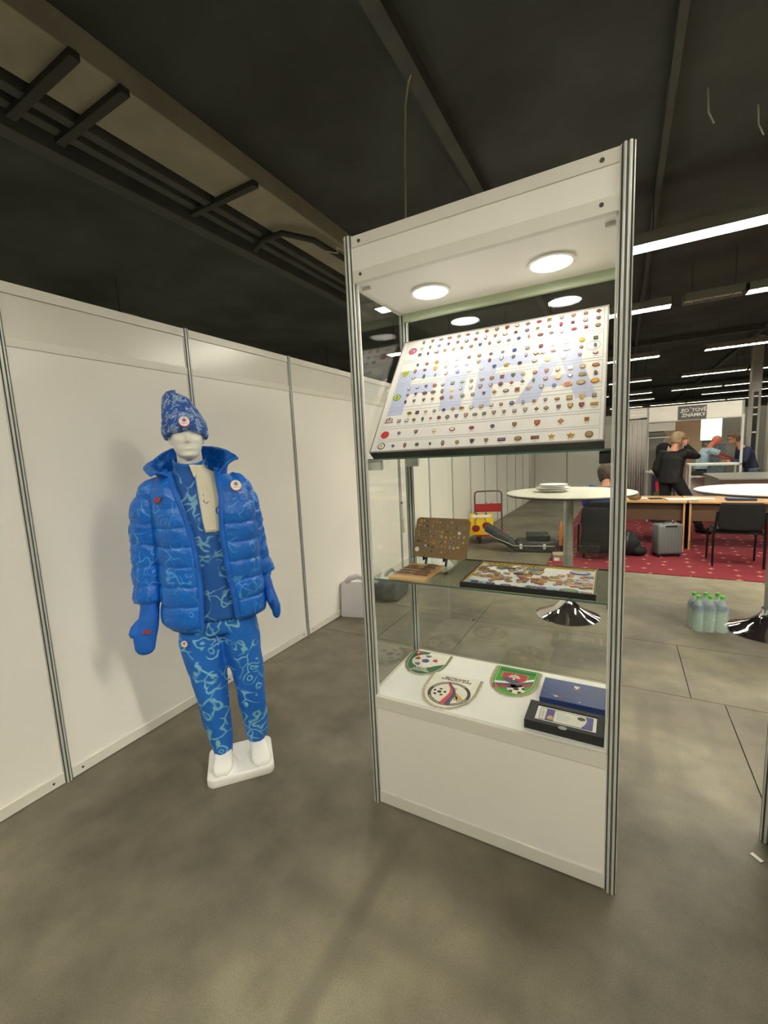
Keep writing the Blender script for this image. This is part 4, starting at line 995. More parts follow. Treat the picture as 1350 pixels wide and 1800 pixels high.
# collar: tall soft collar falling open
cv = []; CK, CJ = 72, 14
TOPE = [(0, (.128, -.095, 1.628)), (.05, (.112, -.075, 1.656)), (.14, (.060, -.010, 1.682)), (.28, (.005, .085, 1.700)), (.45, (-.09, .135, 1.708)), (.60, (-.19, .110, 1.700)), (.74, (-.255, .045, 1.652)), (.87, (-.297, -.030, 1.612)), (.95, (-.285, -.085, 1.588)), (1, (-.245, -.140, 1.570))]
def tope(u_):
    for (a_, pa), (b_, pb) in zip(TOPE, TOPE[1:]):
        if u_ <= b_: return Vector(pa).lerp(Vector(pb), (u_-a_)/(b_-a_))
    return Vector(TOPE[-1][1])
def tope_s(u_): return (tope(max(0, u_-.04))+tope(u_)*2+tope(min(1, u_+.04)))/4
for k in range(CK+1):
    u_ = k/CK
    a = lerp(jk_angle(.020, 1.56), 2*PI+jk_angle(-.180, 1.56), u_)
    base = jk(1.555, a, -.012); out = Vector((math.sin(a), -math.cos(a), 0)); top = tope_s(u_)
    mid = base.lerp(top, .5)-out*.004+Vector((0, 0, .040))
    for j in range(CJ+1):
        t = j/CJ
        q = base*(1-t)**2+mid*2*t*(1-t)+top*t*t
        bul = .010*math.sin(PI*t)+noise.noise(Vector((a*4, t*3, 2.2)))*.005+noise.noise(Vector((a*11, t*5, 4.2)))*.0025
        cv.append(q+out*bul)
n = CJ+1
cm = MB().add(cv, [(k*n+j, k*n+j+1, (k+1)*n+j+1, (k+1)*n+j) for k in range(CK) for j in range(CJ)])
co = cm.build('collar', M['jacket'], jo, 180); q = co.modifiers.new('t', 'SOLIDIFY'); q.thickness = .012; q.offset = 0
# badges
def badge(parent, p, nrm, r, name='badge'):
    Z = Vector(nrm).normalized(); X = Vector((1, 0, 0)); X = (X-Z*X.dot(Z)).normalized(); Y = Z.cross(X)
    MM = Matrix(((X.x, Y.x, Z.x, p[0]), (X.y, Y.y, Z.y, p[1]), (X.z, Y.z, Z.z, p[2]), (0, 0, 0, 1)))
    b = MB(); b.prism(disc(r, 28), 0, .004, 0); b.prism([(x, y+r*.08) for x, y in disc(r*.92, 28)], .0035, .0055, 1)
    b.prism([(x, y+r*.32) for x, y in disc(r*.33, 18)], .005, .0065, 0); b.prism([(x, y+r*.32) for x, y in shape_poly('shield', r*.15)], .006, .0072, 2)
    for i in range(5): b.prism([(x+(i-2)*r*.2, y-r*.3) for x, y in disc(r*.075, 8)], .005, .0062, 2)
    o = b.build(name, [P['brightred'] if name != 'badge' else P['red'], P['white'], P['grey']], parent, M=MM)
    o['label'] = 'round white badge with a red emblem'; return o
p = jk(1.505, jk_angle(.082, 1.505), .024); badge(jo, p, (.35, -1, .25), .027)
# red stitched logos
def blob(parent, p, nrm, w_, h_, name='red_logo', rot=0):
    Z = Vector(nrm).normalized(); X = (Vector((1, 0, 0))-Z*Z.x).normalized(); Y = Z.cross(X)
    MM = Matrix(((X.x, Y.x, Z.x, p[0]), (X.y, Y.y, Z.y, p[1]), (X.z, Y.z, Z.z, p[2]), (0, 0, 0, 1))) @ Matrix.Rotation(rot, 4, 'Z')
    poly = [(-w_, -h_*.2), (-w_*.6, h_*.3), (-w_*.5, h_*.8), (0, h_*.7), (w_*.4, h_), (w_*.6, h_*.6), (w_, h_*.4), (w_*.8, -h_*.2), (w_*.5, -h_*.5), (w_*.2, -h_), (-w_*.3, -h_*.7), (-w_*.7, -h_*.8)]
    o = MB().prism(poly, 0, .003).build(name, P['red'], parent, M=MM); o['label'] = 'small red stitched logo'; return o
p = jk(1.463, jk_angle(-.225, 1.463), .018); blob(jo, p, (-.45, -1, .15), .021, .013, rot=.35)
p = Vector((-.196, -.095, .760)); badge(trs, p, (-.55, -1, .05), .017)

# mittens
def mitten(pts, rad, thumb, name='mitten'):
    m = MB(); m.tube(pts, rad, 22, ref=(1, 0, 0)); m.ell(pts[-1], (rad[-1][0]*1.0, rad[-1][1]*1.0, .045), 18, 10)
    m.tube(thumb, [.018, .021, .020, .012], 12)
    f = fused(m, .0045, 4, .5); crumple(f, .003, 22, 8)
    return f.build(name, M['plainblue'], mq, 180)
m1 = mitten([(-.338, -.022, .965), (-.342, -.028, .92), (-.352, -.036, .87), (-.366, -.042, .83), (-.374, -.046, .79), (-.376, -.048, .765)], [(.040, .036), (.043, .034), (.046, .034), (.050, .033), (.050, .030), (.046, .027)], [(-.385, -.035, .885), (-.408, -.045, .855), (-.418, -.05, .830), (-.419, -.05, .815)])
blob(m1, (-.352, -.084, .845), (0, -1, .12), .022, .011)
m2 = mitten([(.203, .032, 1.02), (.210, .022, .98), (.219, .010, .93), (.232, .0, .885), (.243, -.008, .85), (.246, -.010, .83)], [(.028, .034), (.028, .036), (.029, .042), (.029, .047), (.027, .046), (.023, .038)], [(.212, -.03, .95), (.218, -.05, .92), (.222, -.058, .90), (.224, -.06, .885)])

# beanie
hat = []
HT = [(1.735, -.1035, .094, .0, .118), (1.75, -.1035, .0985, .0, .124), (1.78, -.1035, .0995, .0, .129), (1.815, -.106, .096, .002, .125), (1.823, -.107, .091, .003, .118), (1.86, -.114, .083, .012, .103), (1.90, -.124, .070, .018, .092), (1.93, -.129, .058, .022, .078), (1.950, -.131, .040, .026, .056), (1.958, -.132, .018, .028, .026), (1.9595, -.132, .003, .028, .004)]
for j in range(61):
    t = j/60; z = lerp(1.735, 1.9595, 1-(1-t)**1.5); g = [interp(z, [(p_[0], p_[i]) for p_ in HT]) for i in range(1, 5)]; ring = []
    for k in range(72):
        a = 2*PI*k/72; e = noise.noise(Vector((math.sin(a)*3, math.cos(a)*3, z*22)))*.006+noise.noise(Vector((math.sin(a)*8, math.cos(a)*8, z*50)))*.0022
        p = ringpt(a, g[0], g[1]+e, g[2], g[3]+e, z, .95)
        if z < 1.80: p.z += .036*max(0, math.cos(a))*(1.80-z)/.065     # rides up over the forehead
        if z > 1.86: p.z += (-.012*math.sin(a)-.0)*(z-1.86)/.1
        ring.append(p)
    hat.append(ring)
ho = MB().loft(hat, 0, True, True).build('beanie', M['beanie'], mq, 180)
badge(ho, (-.092, -.1365, 1.806), (.06, -1, .22), .0235, 'hat_badge')

# ================================================================== BACKGROUND FURNITURE
def bar_table(x, y, z, r, rb, label):
    t = thing('bar_table', label, 'table', (x, y, 0), 0, 'white bar tables')
    MB().lathe([(.001, z-.022), (r-.012, z-.022), (r, z-.014), (r, z-.008), (r-.004, z-.006)], 64).build('edge_band', M['purple_edge'], t, 40)
    MB().lathe([(r-.003, z-.010), (r-.003, z), (.001, z)], 64).build('tabletop', M['tabletop'], t, 40)
    MB().cyl((0, 0, .16), (0, 0, z-.022), .043, n=28).build('column', M['column'], t, 40)
    MB().lathe([(.001, 0), (rb, 0), (rb+.002, .006), (rb-.02, .018), (rb*.72, .040), (rb*.45, .080), (rb*.26, .135), (.060, .165), (.056, .20), (.045, .20)], 56).build('base', M['chrome'], t, 50)
    MB().lathe([(.10, z-.026), (.10, z-.022), (.0, z-.022)], 20).build('mount_plate', M['alu_dark'], t, 40)
    return t
M['purple_edge'] = mat('dark_edge_band', '#4a4352', .4, var=.08, vscale=20)
M['tabletop'] = mat('white_tabletop', '#d6d3c4', .35, var=.02, vscale=8)
M['column'] = mat('brushed_column', '#a9aca6', .35, .7, var=.06, vscale=14)
bar_table(2.085, 3.36, 1.20, .56, .285, 'white round bar table behind the showcase with plates on it')
bar_table(3.625, 3.58, 1.20, .56, .30, 'white round bar table cut by the right border')
# plates
for i, (dx, dy, rr_) in enumerate(((0, 0, .125), (.004, .0, .155), (0, .004, .155), (.006, 0, .125), (.004, .002, .125))):
    z = 1.2005+i*.0146
    ps = ('bottom plate of the white stack on the bar table', 'second plate from the bottom, wide white rim', 'third plate from the bottom, wide white rim', 'fourth plate from the bottom of the white stack', 'topmost white plate of the stack on the bar table')[i]
    t = tag(MB().lathe([(rr_*.62, 0), (rr_*.66, .002), (rr_*.80, .005), (rr_*.98, .008), (rr_, .010), (rr_, .0135), (rr_*.97, .0142), (rr_*.74, .0085), (rr_*.56, .006), (.001, .005)], 36, M=xf((1.945+dx, 3.385+dy, z))).build('plate', M['white'], None, 40), ps, 'plate', 'plates on the bar table')
gt = thing('water_glass', 'clear glass tumbler on the right bar table', 'glass', (3.69, 3.62, 1.2003))
MB().lathe([(.030, 0), (.034, .004), (.040, .10), (.0385, .10), (.032, .008), (.001, .008)], 28).build('tumbler', M['glass'], gt, 40)
def film(name, colr, a):
    m = bpy.data.materials.new(name); m.use_nodes = True; n, l = nt(m); b = n['Principled BSDF']
    b.inputs['Base Color'].default_value = C(colr); b.inputs['Alpha'].default_value = a; b.inputs['Roughness'].default_value = .12
    t = n.new('ShaderNodeTexNoise'); t.inputs['Scale'].default_value = 30; r = n.new('ShaderNodeMapRange'); r.inputs['To Min'].default_value = a*.7; r.inputs['To Max'].default_value = min(1, a*1.3)
    l.new(t.outputs['Fac'], r.inputs['Value']); l.new(r.outputs[0], b.inputs['Alpha']); return m
# plastic wrapped water bottles
bp_ = thing('bottle_pack', 'shrink wrapped pack of six water bottles with green caps on the floor', 'bottle pack', (3.185, 3.45, 0), .25)
M['pet'] = film('clear_plastic', '#bcd6c8', .40); M['wrap'] = film('shrink_wrap', '#c9dcd2', .22); M['capgreen'] = mat('green_cap', '#57c43a', .4, var=.08, vscale=20); M['lab'] = mat('blue_label', '#6a7896', .45, var=.3, vscale=30)
for i in range(3):
    for j in range(2):
        b = MB().lathe([(.001, .004), (.036, .002), (.042, .012), (.042, .05), (.040, .06), (.042, .07), (.042, .20), (.038, .225), (.018, .275), (.014, .285), (.014, .300)], 18, M=xf(((i-1)*.087, (j-.5)*.087, 0))).build('bottle', M['pet'], bp_, 50)
        MB().lathe([(.0155, .288), (.0165, .290), (.0165, .312), (.001, .314)], 14, M=xf(((i-1)*.087, (j-.5)*.087, 0))).build('cap', M['capgreen'], b, 50)
        MB().lathe([(.0428, .185), (.0428, .212), (.034, .238)], 18, M=xf(((i-1)*.087, (j-.5)*.087, 0))).build('label', M['lab'], b, 50)
wrp = crumple(MB().loft([[(sx*x, y*sy, z) for x, y in [(q[0], q[1]-.087) for q in rounded(.134, .178, .04, 4)]] for z, sx, sy in ((.001, 1, 1), (.10, 1.01, 1.01), (.2, 1.0, 1.0), (.26, .9, .86), (.288, .75, .7))], 0, True, False), .004, 30)
wrp.build('shrink_wrap', M['wrap'], bp_, 180)
tag(MB().lathe([(.001, .0), (.016, .0), (.017, .006), (.010, .012), (.001, .013)], 16, M=xf((1.285, 2.90, 0))).build('floor_knob', M['chrome'], None, 40), 'small shiny metal knob lying on the floor behind the showcase', 'knob')
tag(crumple(MB().box(-.02, .02, -.008, .008, .0005, .003, M=xf((3.004, .999, 0), rz=-.8)), .002, 60).build('paper_scrap', M['paper']), 'tiny white paper scrap on the floor at the right border', 'paper')

# ---- desks
def desk(x0, x1, label):
    t = thing('desk', label, 'desk', ((x0+x1)/2, 7.05, 0), 0, 'brown desks on the red carpet'); L = (x1-x0)/2; D = .40
    MB().box(-L, L, -D, D, .715, .742, bev=.003).build('desktop', M['desk'], t)
    for s in (-1, 1):
        xx = s*(L-.03)
        MB().box(xx-.011, xx+.011, -D+.03, D-.03, .010, .715).build('side_panel', M['deskdark'], t)
        MB().box(xx-.012, xx+.012, -D+.026, -D+.031, .010, .715).build('panel_edge', M['desk'], t)
    MB().box(-L+.045, L-.045, -.30, -.28, .44, .715).build('modesty_panel', M['deskdark'], t)
    return t
desk(1.97, 3.37, 'brown desk with the grey suitcase in front of its right end')
desk(3.385, 4.785, 'brown desk behind the black chair')
desk(4.80, 6.2, 'brown desk beyond the right border')
def leaflet(x, y, w_, d_, h_, m, label, rz=0.0, name='paper_stack', cat='papers', grp='papers and objects on the desks'):
    t = thing(name, label, cat, (x, y, .7425), rz, grp); k = max(1, int(h_/.006))
    for i in range(k):
        MB().box(-w_/2, w_/2, -d_/2, d_/2, i*h_/k+.0005, (i+1)*h_/k, M=xf((rr.uniform(-.01, .01), rr.uniform(-.008, .008), 0), rz=rr.uniform(-.05, .05))).build('sheet' if i < k-1 else 'top_sheet', M[m[i % len(m)]], t)
    return t
M['brownpaper'] = mat('brown_paper', '#7a6142', .8, var=.2, vscale=20); M['bluegrey'] = mat('blue_grey_print', '#7f8f9f', .5, var=.3, vscale=20); M['navycase'] = mat('navy_case', '#2b2946', .45, var=.15, vscale=20)
leaflet(3.31, 6.83, .38, .26, .020, ['paper', 'bluegrey'], 'pile of blue grey leaflets at the joint of the desks', .1)
leaflet(3.60, 7.05, .30, .22, .007, ['paper'], 'thin white papers on the desk behind the chair', -.1)
leaflet(2.98, 6.98, .17, .12, .012, ['dark'], 'dark flat wallet on the desk left of the leaflets', .2, 'wallet', 'wallet')
leaflet(2.75, 7.05, .28, .2, .005, ['paper'], 'white sheet of paper at the left end of the desk', .05)
nv = thing('navy_case', 'dark navy flat case with a pale top on the desk', 'case', (4.02, 6.86, .7425), 0, 'papers and objects on the desks')
MB().box(-.17, .17, -.08, .08, 0, .034, bev=.006).build('case_body', M['navycase'], nv)
MB().box(-.15, .15, -.07, .07, .034, .042, bev=.002).build('case_top', M['bluegrey'], nv)
pb = thing('brown_bag', 'crumpled brown paper bundle with clear plastic on the left desk', 'bag', (2.70, 6.80, .7425))
crumple(MB().ell((0, 0, .045), (.095, .06, .045), 18, 12), .018, 18).build('paper_bundle', M['brownpaper'], pb, 180)
crumple(MB().ell((-.01, .02, .105), (.085, .05, .035), 18, 12), .02, 22).build('clear_wrapping', M['wrap'], pb, 180)

# ---- conference chair seen from behind
def conf_chair(x, y, rz, label, grp=None):
    t = thing('conference_chair', label, 'chair', (x, y, .0105), rz, grp)
    q = crumple(MB().box(-.235, .235, -.20, .21, .435, .485, bev=.018), .002, 14); q.build('seat', M['black'], t, 40)
    rings = []
    for j in range(13):
        z = .50+.33*j/12; wv = .225*(1-.10*(abs(j-6)/6)**4); ring = []
        for k in range(33):
            u_ = -1+2*k/32; ring.append((u_*wv, -.235-.02*(1-u_*u_)-(z-.5)*.22, z+.02*(u_*u_-1)*(1 if j < 3 else 0)))
        rings.append(ring)
    b = MB().loft(rings, 0, False, False).build('backrest', M['black'], t, 180); s_ = b.modifiers.new('t', 'SOLIDIFY'); s_.thickness = .045; s_.offset = 0
    v_ = b.modifiers.new('b', 'BEVEL'); v_.width = .012; v_.segments = 2
    for s in (-1, 1):
        MB().tube([(s*.255, -.235, .0), (s*.255, -.225, .46), (s*.245, -.245, .50), (s*.235, -.29, .72)], .014, 10).build('rear_leg', M['blackmetal'], t, 60)
        MB().tube([(s*.255, .215, .0), (s*.255, .19, .40), (s*.25, .17, .44), (s*.25, -.2, .44)], .013, 10).build('front_leg', M['blackmetal'], t, 60)
    MB().tube([(-.25, -.19, .43), (.25, -.19, .43)], .011, 8).build('cross_tube', M['blackmetal'], t, 60)
    return t
conf_chair(3.815, 5.99, .0, 'black upholstered chair standing free on the carpet with its back turned')
conf_chair(2.25, 6.02, .25, 'black chair under the seated person in blue')
# coat over that chair
ct = crumple(MB().loft([[(x*wv, y*dp+.0, z) for x, y in [(math.cos(2*PI*k/40), math.sin(2*PI*k/40)) for k in range(40)]] for z, wv, dp in ((.10, .27, .085), (.16, .28, .09), (.4, .27, .08), (.6, .26, .075), (.70, .25, .065), (.755, .235, .05), (.77, .20, .02))], 0, True, True, xf((2.28, 5.745, .011), rz=.25)), .02, 7)
tag(ct.build('draped_coat', M['coatblack'] if 'coatblack' in M else M['black'], None, 180), 'black coat draped over the chair back of the seated person', 'coat')
# ---- suitcase
M['case'] = mat('grey_hard_shell', '#6c7070', .5, .1, var=.06, vscale=8)
su = thing('suitcase', 'grey hard shell cabin suitcase standing upright on the carpet', 'suitcase', (3.10, 6.20, .010), math.radians(27))
b = MB().box(-.215, .215, -.115, .115, .045, .585, bev=.035).build('shell', M['case'], su, 60)
for i in range(6): MB().box(-.165+i*.058, -.125+i*.058, -.119, -.112, .10, .53, bev=.003).build('shell_rib', M['case'], b)
MB().tube([(-.085, -.03, .58), (-.085, -.03, .605), (-.06, -.03, .618), (.06, -.03, .618), (.085, -.03, .605), (.085, -.03, .58)], .011, 8).build('top_handle', M['dark'], su, 60)
MB().box(-.10, .10, -.121, -.112, .535, .565, bev=.004).build('front_grip', M['dark'], su)
MB().box(.213, .235, -.03, .03, .2, .36, bev=.008).build('side_handle', M['dark'], su)
for sx in (-1, 1):
    for sy in (-1, 1): MB().cyl((sx*.17-.012, sy*.085, .024), (sx*.17+.012, sy*.085, .024), .023, n=14).box(sx*.17-.016, sx*.17+.016, sy*.085-.012, sy*.085+.012, .024, .05).build('wheel', M['dark'], su)
su.scale = (.80, .80, .80)
# ---- black rucksack right of the showcase post
rk = thing('rucksack', 'black rucksack slumped on the carpet left of the suitcase', 'bag', (2.62, 6.12, .010), .3)
crumple(fused(MB().ell((0, 0, .15), (.17, .13, .16), 20, 12).ell((.03, .02, .26), (.10, .09, .09), 16, 10).ell((.12, -.05, .07), (.12, .10, .075), 16, 10), .012, 4), .012, 9).build('bag_body', M['black'], rk, 180)
MB().tube([(-.05, -.11, .10), (-.07, -.15, .18), (-.04, -.10, .29), (0, .0, .34)], [(.020, .006)]*4, 8).build('strap', M['dark'], rk, 60)
# ---- luggage trolley with cherry bag
tl_ = thing('luggage_trolley', 'red folding platform trolley with a grey handle behind the showcase', 'trolley', (.46, 6.58, 0), math.radians(22))
hw = .24
MB().tube([(-hw, .15, .16), (-hw, .18, .55), (-hw, .18, .83), (-hw+.015, .18, .87), (-hw+.05, .18, .89), (hw-.05, .18, .89), (hw-.015, .18, .87), (hw, .18, .83), (hw, .18, .55), (hw, .15, .16)], .014, 10).build('handle_tube', M['trolleytube'] if 'trolleytube' in M else M['deskdark'], tl_, 60)
MB().box(-hw+.006, hw-.006, .165, .192, .51, .66, bev=.004).build('back_plate', M['red'], tl_)
MB().box(-hw-.03, hw+.03, -.25, .22, .13, .16, bev=.006).build('platform', M['red'], tl_)
for s in (-1, 1):
    MB().box(s*hw-.010, s*hw+.010, .168, .192, .16, .52).build('frame_bar', M['red'], tl_)
    for yy in (-.18, .15): MB().cyl((s*.2-.02, yy, .065), (s*.2+.02, yy, .065), .065, n=18).box(s*.2-.03, s*.2+.03, yy-.02, yy+.02, .06, .135).build('wheel', M['dark'], tl_, 40)
for xx in (-.03, .05): MB().cyl((xx, .178, .66), (xx, .178, .685), .007, n=8).build('bolt', M['red'], tl_)
cb = thing('cherry_bag', 'yellow shopping bag printed with two red cherries standing on the red trolley', 'bag', (.36, 6.39, .1605), math.radians(22))
M['yellow'] = mat('yellow_bag', '#e3b90f', .45, var=.06, vscale=9); M['cherry'] = mat('cherry_print', '#8f1c26', .4, var=.15, vscale=9); M['stem'] = mat('stem_print', '#5b5a23', .5)
bgp = MB().loft([[(x*sx, y*sy, z) for x, y in ((-.2, -.07), (0, -.075), (.2, -.07), (.2, .07), (0, .075), (-.2, .07))] for z, sx, sy in ((0, 1, 1), (.15, 1.0, 1.0), (.30, .98, .8), (.36, .96, .6))], 0, True, True)
bgp.build('bag_body', M['yellow'], cb)
for x, z, r_ in ((-.10, .115, .062), (.085, .16, .066)):
    q = MB(); poly = []
    for k in range(28):
        a = 2*PI*k/28; rr_ = r_*(1-.16*math.exp(-((a-PI/2)/.32)**2)); poly.append((x+rr_*1.1*math.cos(a), z+rr_*math.sin(a)))
    q.prism(poly, .0, .002, M=xf((0, -.0765, 0), rx=PI/2)); q.build('cherry', M['cherry'], cb)
    MB().tube([(x, -.078, z+r_*.8), (x-.02, -.077, z+r_+.05), (x-.03 if x > 0 else x+.03, -.074, .31)], .005, 6).build('cherry_stem', M['stem'], cb, 60)
for x in (-.08, .08): MB().box(x-.012, x+.012, -.062, -.055, .335, .385).build('handle_tab', M['dark'], cb)
MB().box(-.16, .16, -.066, -.060, .30, .352).build('pale_band', M['paper'], cb)
# ---- open black equipment case
oc = thing('open_case', 'black padded equipment case lying open on the floor beside the trolley', 'case', (1.20, 6.06, 0), math.radians(14))
M['casefab'] = mat('black_case_fabric', '#2d3030', .7, var=.2, vscale=16)
MB().box(-.16, .46, -.20, .20, 0, .17, bev=.03).build('case_base', M['casefab'], oc, 40)
MB().box(-.31, .31, -.20, .20, -.055, .055, bev=.03, M=xf((-.38, 0, .21), ry=math.radians(34))).build('case_lid', M['casefab'], oc, 40)
MB().box(-.0, .34, -.15, .17, .17, .27, bev=.015).build('inner_box', M['dark'], oc)
for xx in (-.1, .25): MB().box(xx-.02, xx+.02, -.212, -.198, .06, .14, bev=.004).build('latch', M['alu'], oc)
MB().tube([(-.70, -.205, .36), (-.5, -.21, .24), (-.2, -.215, .11), (.40, -.215, .105)], .008, 6).build('piping', M['lamp_grey'], oc, 60)
MB().tube([(.46, -.1, .09), (.50, -.08, .13), (.50, .08, .13), (.46, .1, .09)], .012, 8).build('carry_handle', M['dark'], oc, 60)
# ---- carton and marker pole beside the bar table column
cx_ = thing('carton', 'small brown carton with a white label on the floor beside the bar table column', 'box', (1.75, 5.50, 0), .3)
M['cardboard'] = mat('cardboard', '#8f7a62', .8, var=.08, vscale=14)
MB().box(-.09, .09, -.07, .07, 0, .09, bev=.002).build('box_body', M['cardboard'], cx_)
for s in (-1, 1): MB().box(-.09, .09, 0, .072, 0, .003, M=xf((0, s*.07, .09), rx=.5 if s < 0 else PI-.6)).build('flap', M['cardboard'], cx_)
MB().box(-.075, -.005, -.0725, -.0695, .015, .06).build('label', M['paper'], cx_)
pp = thing('marker_pole', 'thin orange pole with pointed tip leaning behind the bar table column', 'pole', (1.72, 6.0, 0))
M['orange'] = mat('orange_plastic', '#c97a38', .5, var=.08, vscale=10)
MB().cyl((0, 0, .12), (0, 0, .40), .026, .024, 12).cyl((0, 0, .40), (0, 0, .50), .024, .004, 12).build('pole_body', M['orange'], pp, 40)
MB().cyl((0, 0, .0), (0, 0, .12), .03, .027, 12).build('pole_foot', M['dark'], pp, 40)

# ---- things along the left partition
bgw = thing('white_bag', 'tall white carrier bag standing against the partition left of the showcase', 'bag', (.165, 2.575, 0), math.radians(14))
M['whitebag'] = mat('white_paper_bag', '#e2dee0', .6, var=.02, vscale=10, bump=.25, bscale=14)
crumple(MB().loft([[(x*sx, y*sy, z) for x, y in [(-.15+.3*k/8, -.055) for k in range(9)]+[(.15-.3*k/8, .055) for k in range(9)]] for z, sx, sy in ((0.0, 1, 1), (.1, .99, .98), (.2, .97, .9), (.30, .95, .7), (.36, .90, .4))], 0, True, True), .004, 16).build('bag_body', M['whitebag'], bgw, 50)
crumple(MB().tube([(-.09, -.01, .35), (-.05, -.02, .395), (.02, -.01, .415), (.08, 0, .40), (.11, 0, .35)], [(.03, .015)]*5, 10), .012, 25).build('bag_top', M['whitebag'], bgw, 180)
tc_ = thing('tool_bag', 'dark grey tool bag with white papers on top by the partition behind the showcase', 'bag', (.21, 3.25, 0), .1)
M['greyfab'] = mat('grey_fabric', '#55595a', .8, var=.2, vscale=16)
crumple(MB().box(-.15, .15, -.22, .22, 0, .24, bev=.05), .012, 8).build('bag_body', M['greyfab'], tc_, 60)
crumple(MB().box(-.11, .13, -.17, .14, .243, .262, bev=.004, M=xf((0, 0, 0), rz=.3)), .006, 14).build('paper_pile', M['paper'], tc_, 40)
MB().tube([(-.02, -.12, .24), (.0, -.10, .30), (.02, .02, .315), (.0, .12, .24)], [(.022, .008)]*4, 8).build('carry_strap', M['dark'], tc_, 60)
wbag = thing('white_sack', 'white plastic sack on the floor by the partition behind the wooden board', 'bag', (.33, 4.35, 0), .2)
crumple(MB().ell((0, 0, .10), (.24, .15, .10), 20, 12), .03, 9).build('sack_body', M['whitebag'], wbag, 180)
swt = thing('switch_box', 'small cream cable box on the partition seam with its wire above', 'switch', (.0205, 3.985, .70))
MB().box(0, .03, -.022, .032, -.09, .09, bev=.004, M=xf(rx=.10)).build('box_body', M['cream'], swt)
MB().tube([(.012, -.01, .09), (.010, -.018, .25), (.006, -.02, .60), (.006, -.02, .9)], .004, 6).build('wire', M['lamp_grey'], swt, 60)
MB().cyl((.004, -.02, .30), (.016, -.02, .30), .012, n=10).build('clip', M['dark'], swt)

# ================================================================== FAR BOOTH
YB = 12.0
fb_ = thing('wall_far_booth', 'white booth wall with header panel at the end of the carpet', None, (0, 0, 0)); fb_['kind'] = 'structure'
MB().box(3.075, 4.96, YB-.012, YB+.012, 2.16, 2.51).build('header_panel', M['panel'], fb_)
MB().box(3.075, 4.96, YB-.02, YB+.02, 2.13, 2.165, bev=.003).build('header_rail', M['rail'], fb_)
MB().box(2.66, 3.075, YB-.010, YB+.010, 2.27, 2.51).build('side_panel', M['panel'], fb_)
for z in (2.30, 2.38, 2.46): MB().box(2.66, 3.075, YB-.016, YB-.010, z, z+.02).build('slat', M['rail'], fb_)
MB().box(2.64, 3.075, YB-.016, YB-.008, 2.225, 2.25).build('curtain_rail', M['dark'], fb_)
for x in (2.64, 3.075, 4.96): post_mb(x, YB, 0, 2.51, 1.4).build('post', POST, fb_)
M['pink'] = mat('warm_lit_wall', '#c9ab8e', .7, var=.03, vscale=2)  # warm light on the booth's back wall put into its colour
MB().box(3.6, 4.5, 14.2, 14.22, 0, 2.3).build('warm_lit_panel', M['pink'], fb_)
MB().box(2.7, 3.6, 13.6, 13.62, 0, 1.9).build('grey_panel', M['hallwall'], fb_)
MB().box(2.7, 3.75, 13.0, 13.04, 1.93, 2.15, bev=.003).build('inner_header', M['panel'], fb_)
MB().box(5.0, 7.2, 14.6, 14.62, 0, 2.5).build('grey_panel', M['hallwall'], fb_)
# curtain
cvs = []
for j in range(2):
    for k in range(81):
        u_ = k/80; cvs.append((lerp(2.66, 3.05, u_), YB-.06+.03*math.sin(u_*44)+.012*math.sin(u_*17+1), (.03, 2.22)[j]))
cu = MB().add(cvs, [(k, k+1, k+82, k+81) for k in range(80)]).build('curtain', mat('grey_curtain', '#c1bcb6', .8, var=.03, vscale=10), None, 180)
tag(cu, 'pale grey pleated curtain hanging beside the far booth', 'curtain'); cu.modifiers.new('t', 'SOLIDIFY').thickness = .004
# sign
sg = thing('booth_sign', 'dark grey sign with pale lettering on the far booth header', 'sign', (3.985, YB-.0135, 2.31))
MB().box(-.285, .285, -.012, 0, -.165, .165).build('sign_board', mat('sign_grey', '#5e5d60', .6, var=.05, vscale=8), sg)
text_mb('POŠTOVÉ\nZNÁMKY', .115, .002, 'CENTER', .003, 1.0, 1.0, 1.0).build('lettering', M['paper'], sg, M=xf((.03, -.013, .0), rx=PI/2))
MB().box(-.25, -.15, -.015, -.012, .015, .03).build('printed_dash', M['paper'], sg); MB().box(.21, .245, -.015, -.012, -.07, -.055).build('printed_dash', M['paper'], sg)
# bright white board inside
lb = thing('white_board', 'bright white board hanging inside the far booth', 'board', (4.69, 14.15, 1.92))
MB().box(-.235, .235, -.01, .01, -.29, .29, bev=.003).build('board_face', emis('emissive_board', '#fffbe6', .40), lb)  # board face has its own emission
MB().box(-.245, .245, .0, .02, -.30, .30).build('board_frame', M['alu'], lb)
bx2 = thing('grey_cabinet', 'grey machine with a rounded top behind the bald man', 'machine', (4.72, 13.6, 0))
MB().box(-.20, .20, -.2, .2, 0, 1.5, bev=.02).build('cabinet_body', M['bluegrey'], bx2); MB().box(-.22, .22, -.22, .22, 1.5, 1.53, bev=.01).build('cabinet_top', M['grey'], bx2)
# pillars with mirrored strips
M['pillar'] = mat('pale_grey_pillar', '#b3b1a8', .5, var=.04, vscale=3)
for i, (x, y, wv, lab) in enumerate(((5.36, 13.0, .10, 'slim grey hall pillar right of the far booth'), (5.85, 13.2, .17, 'wide grey hall pillar near the right border'))):
    t = thing('pillar', lab, 'pillar', (x, y, 0), 0, 'hall pillars')
    MB().box(-wv, wv, -.12, .12, 0, 4.08, bev=.01).build('shaft', M['pillar'], t)
    MB().box(-wv*.45, wv*.45, -.128, -.12, 1.2, 2.75).build('mirror_strip', M['dark'], t)
    for z in (2.35, 2.18, 2.62, 1.75): MB().box(-wv*.42, wv*.42, -.132, -.127, z, z+.04, bev=.004).build('lamp_spot', M['white'], t)
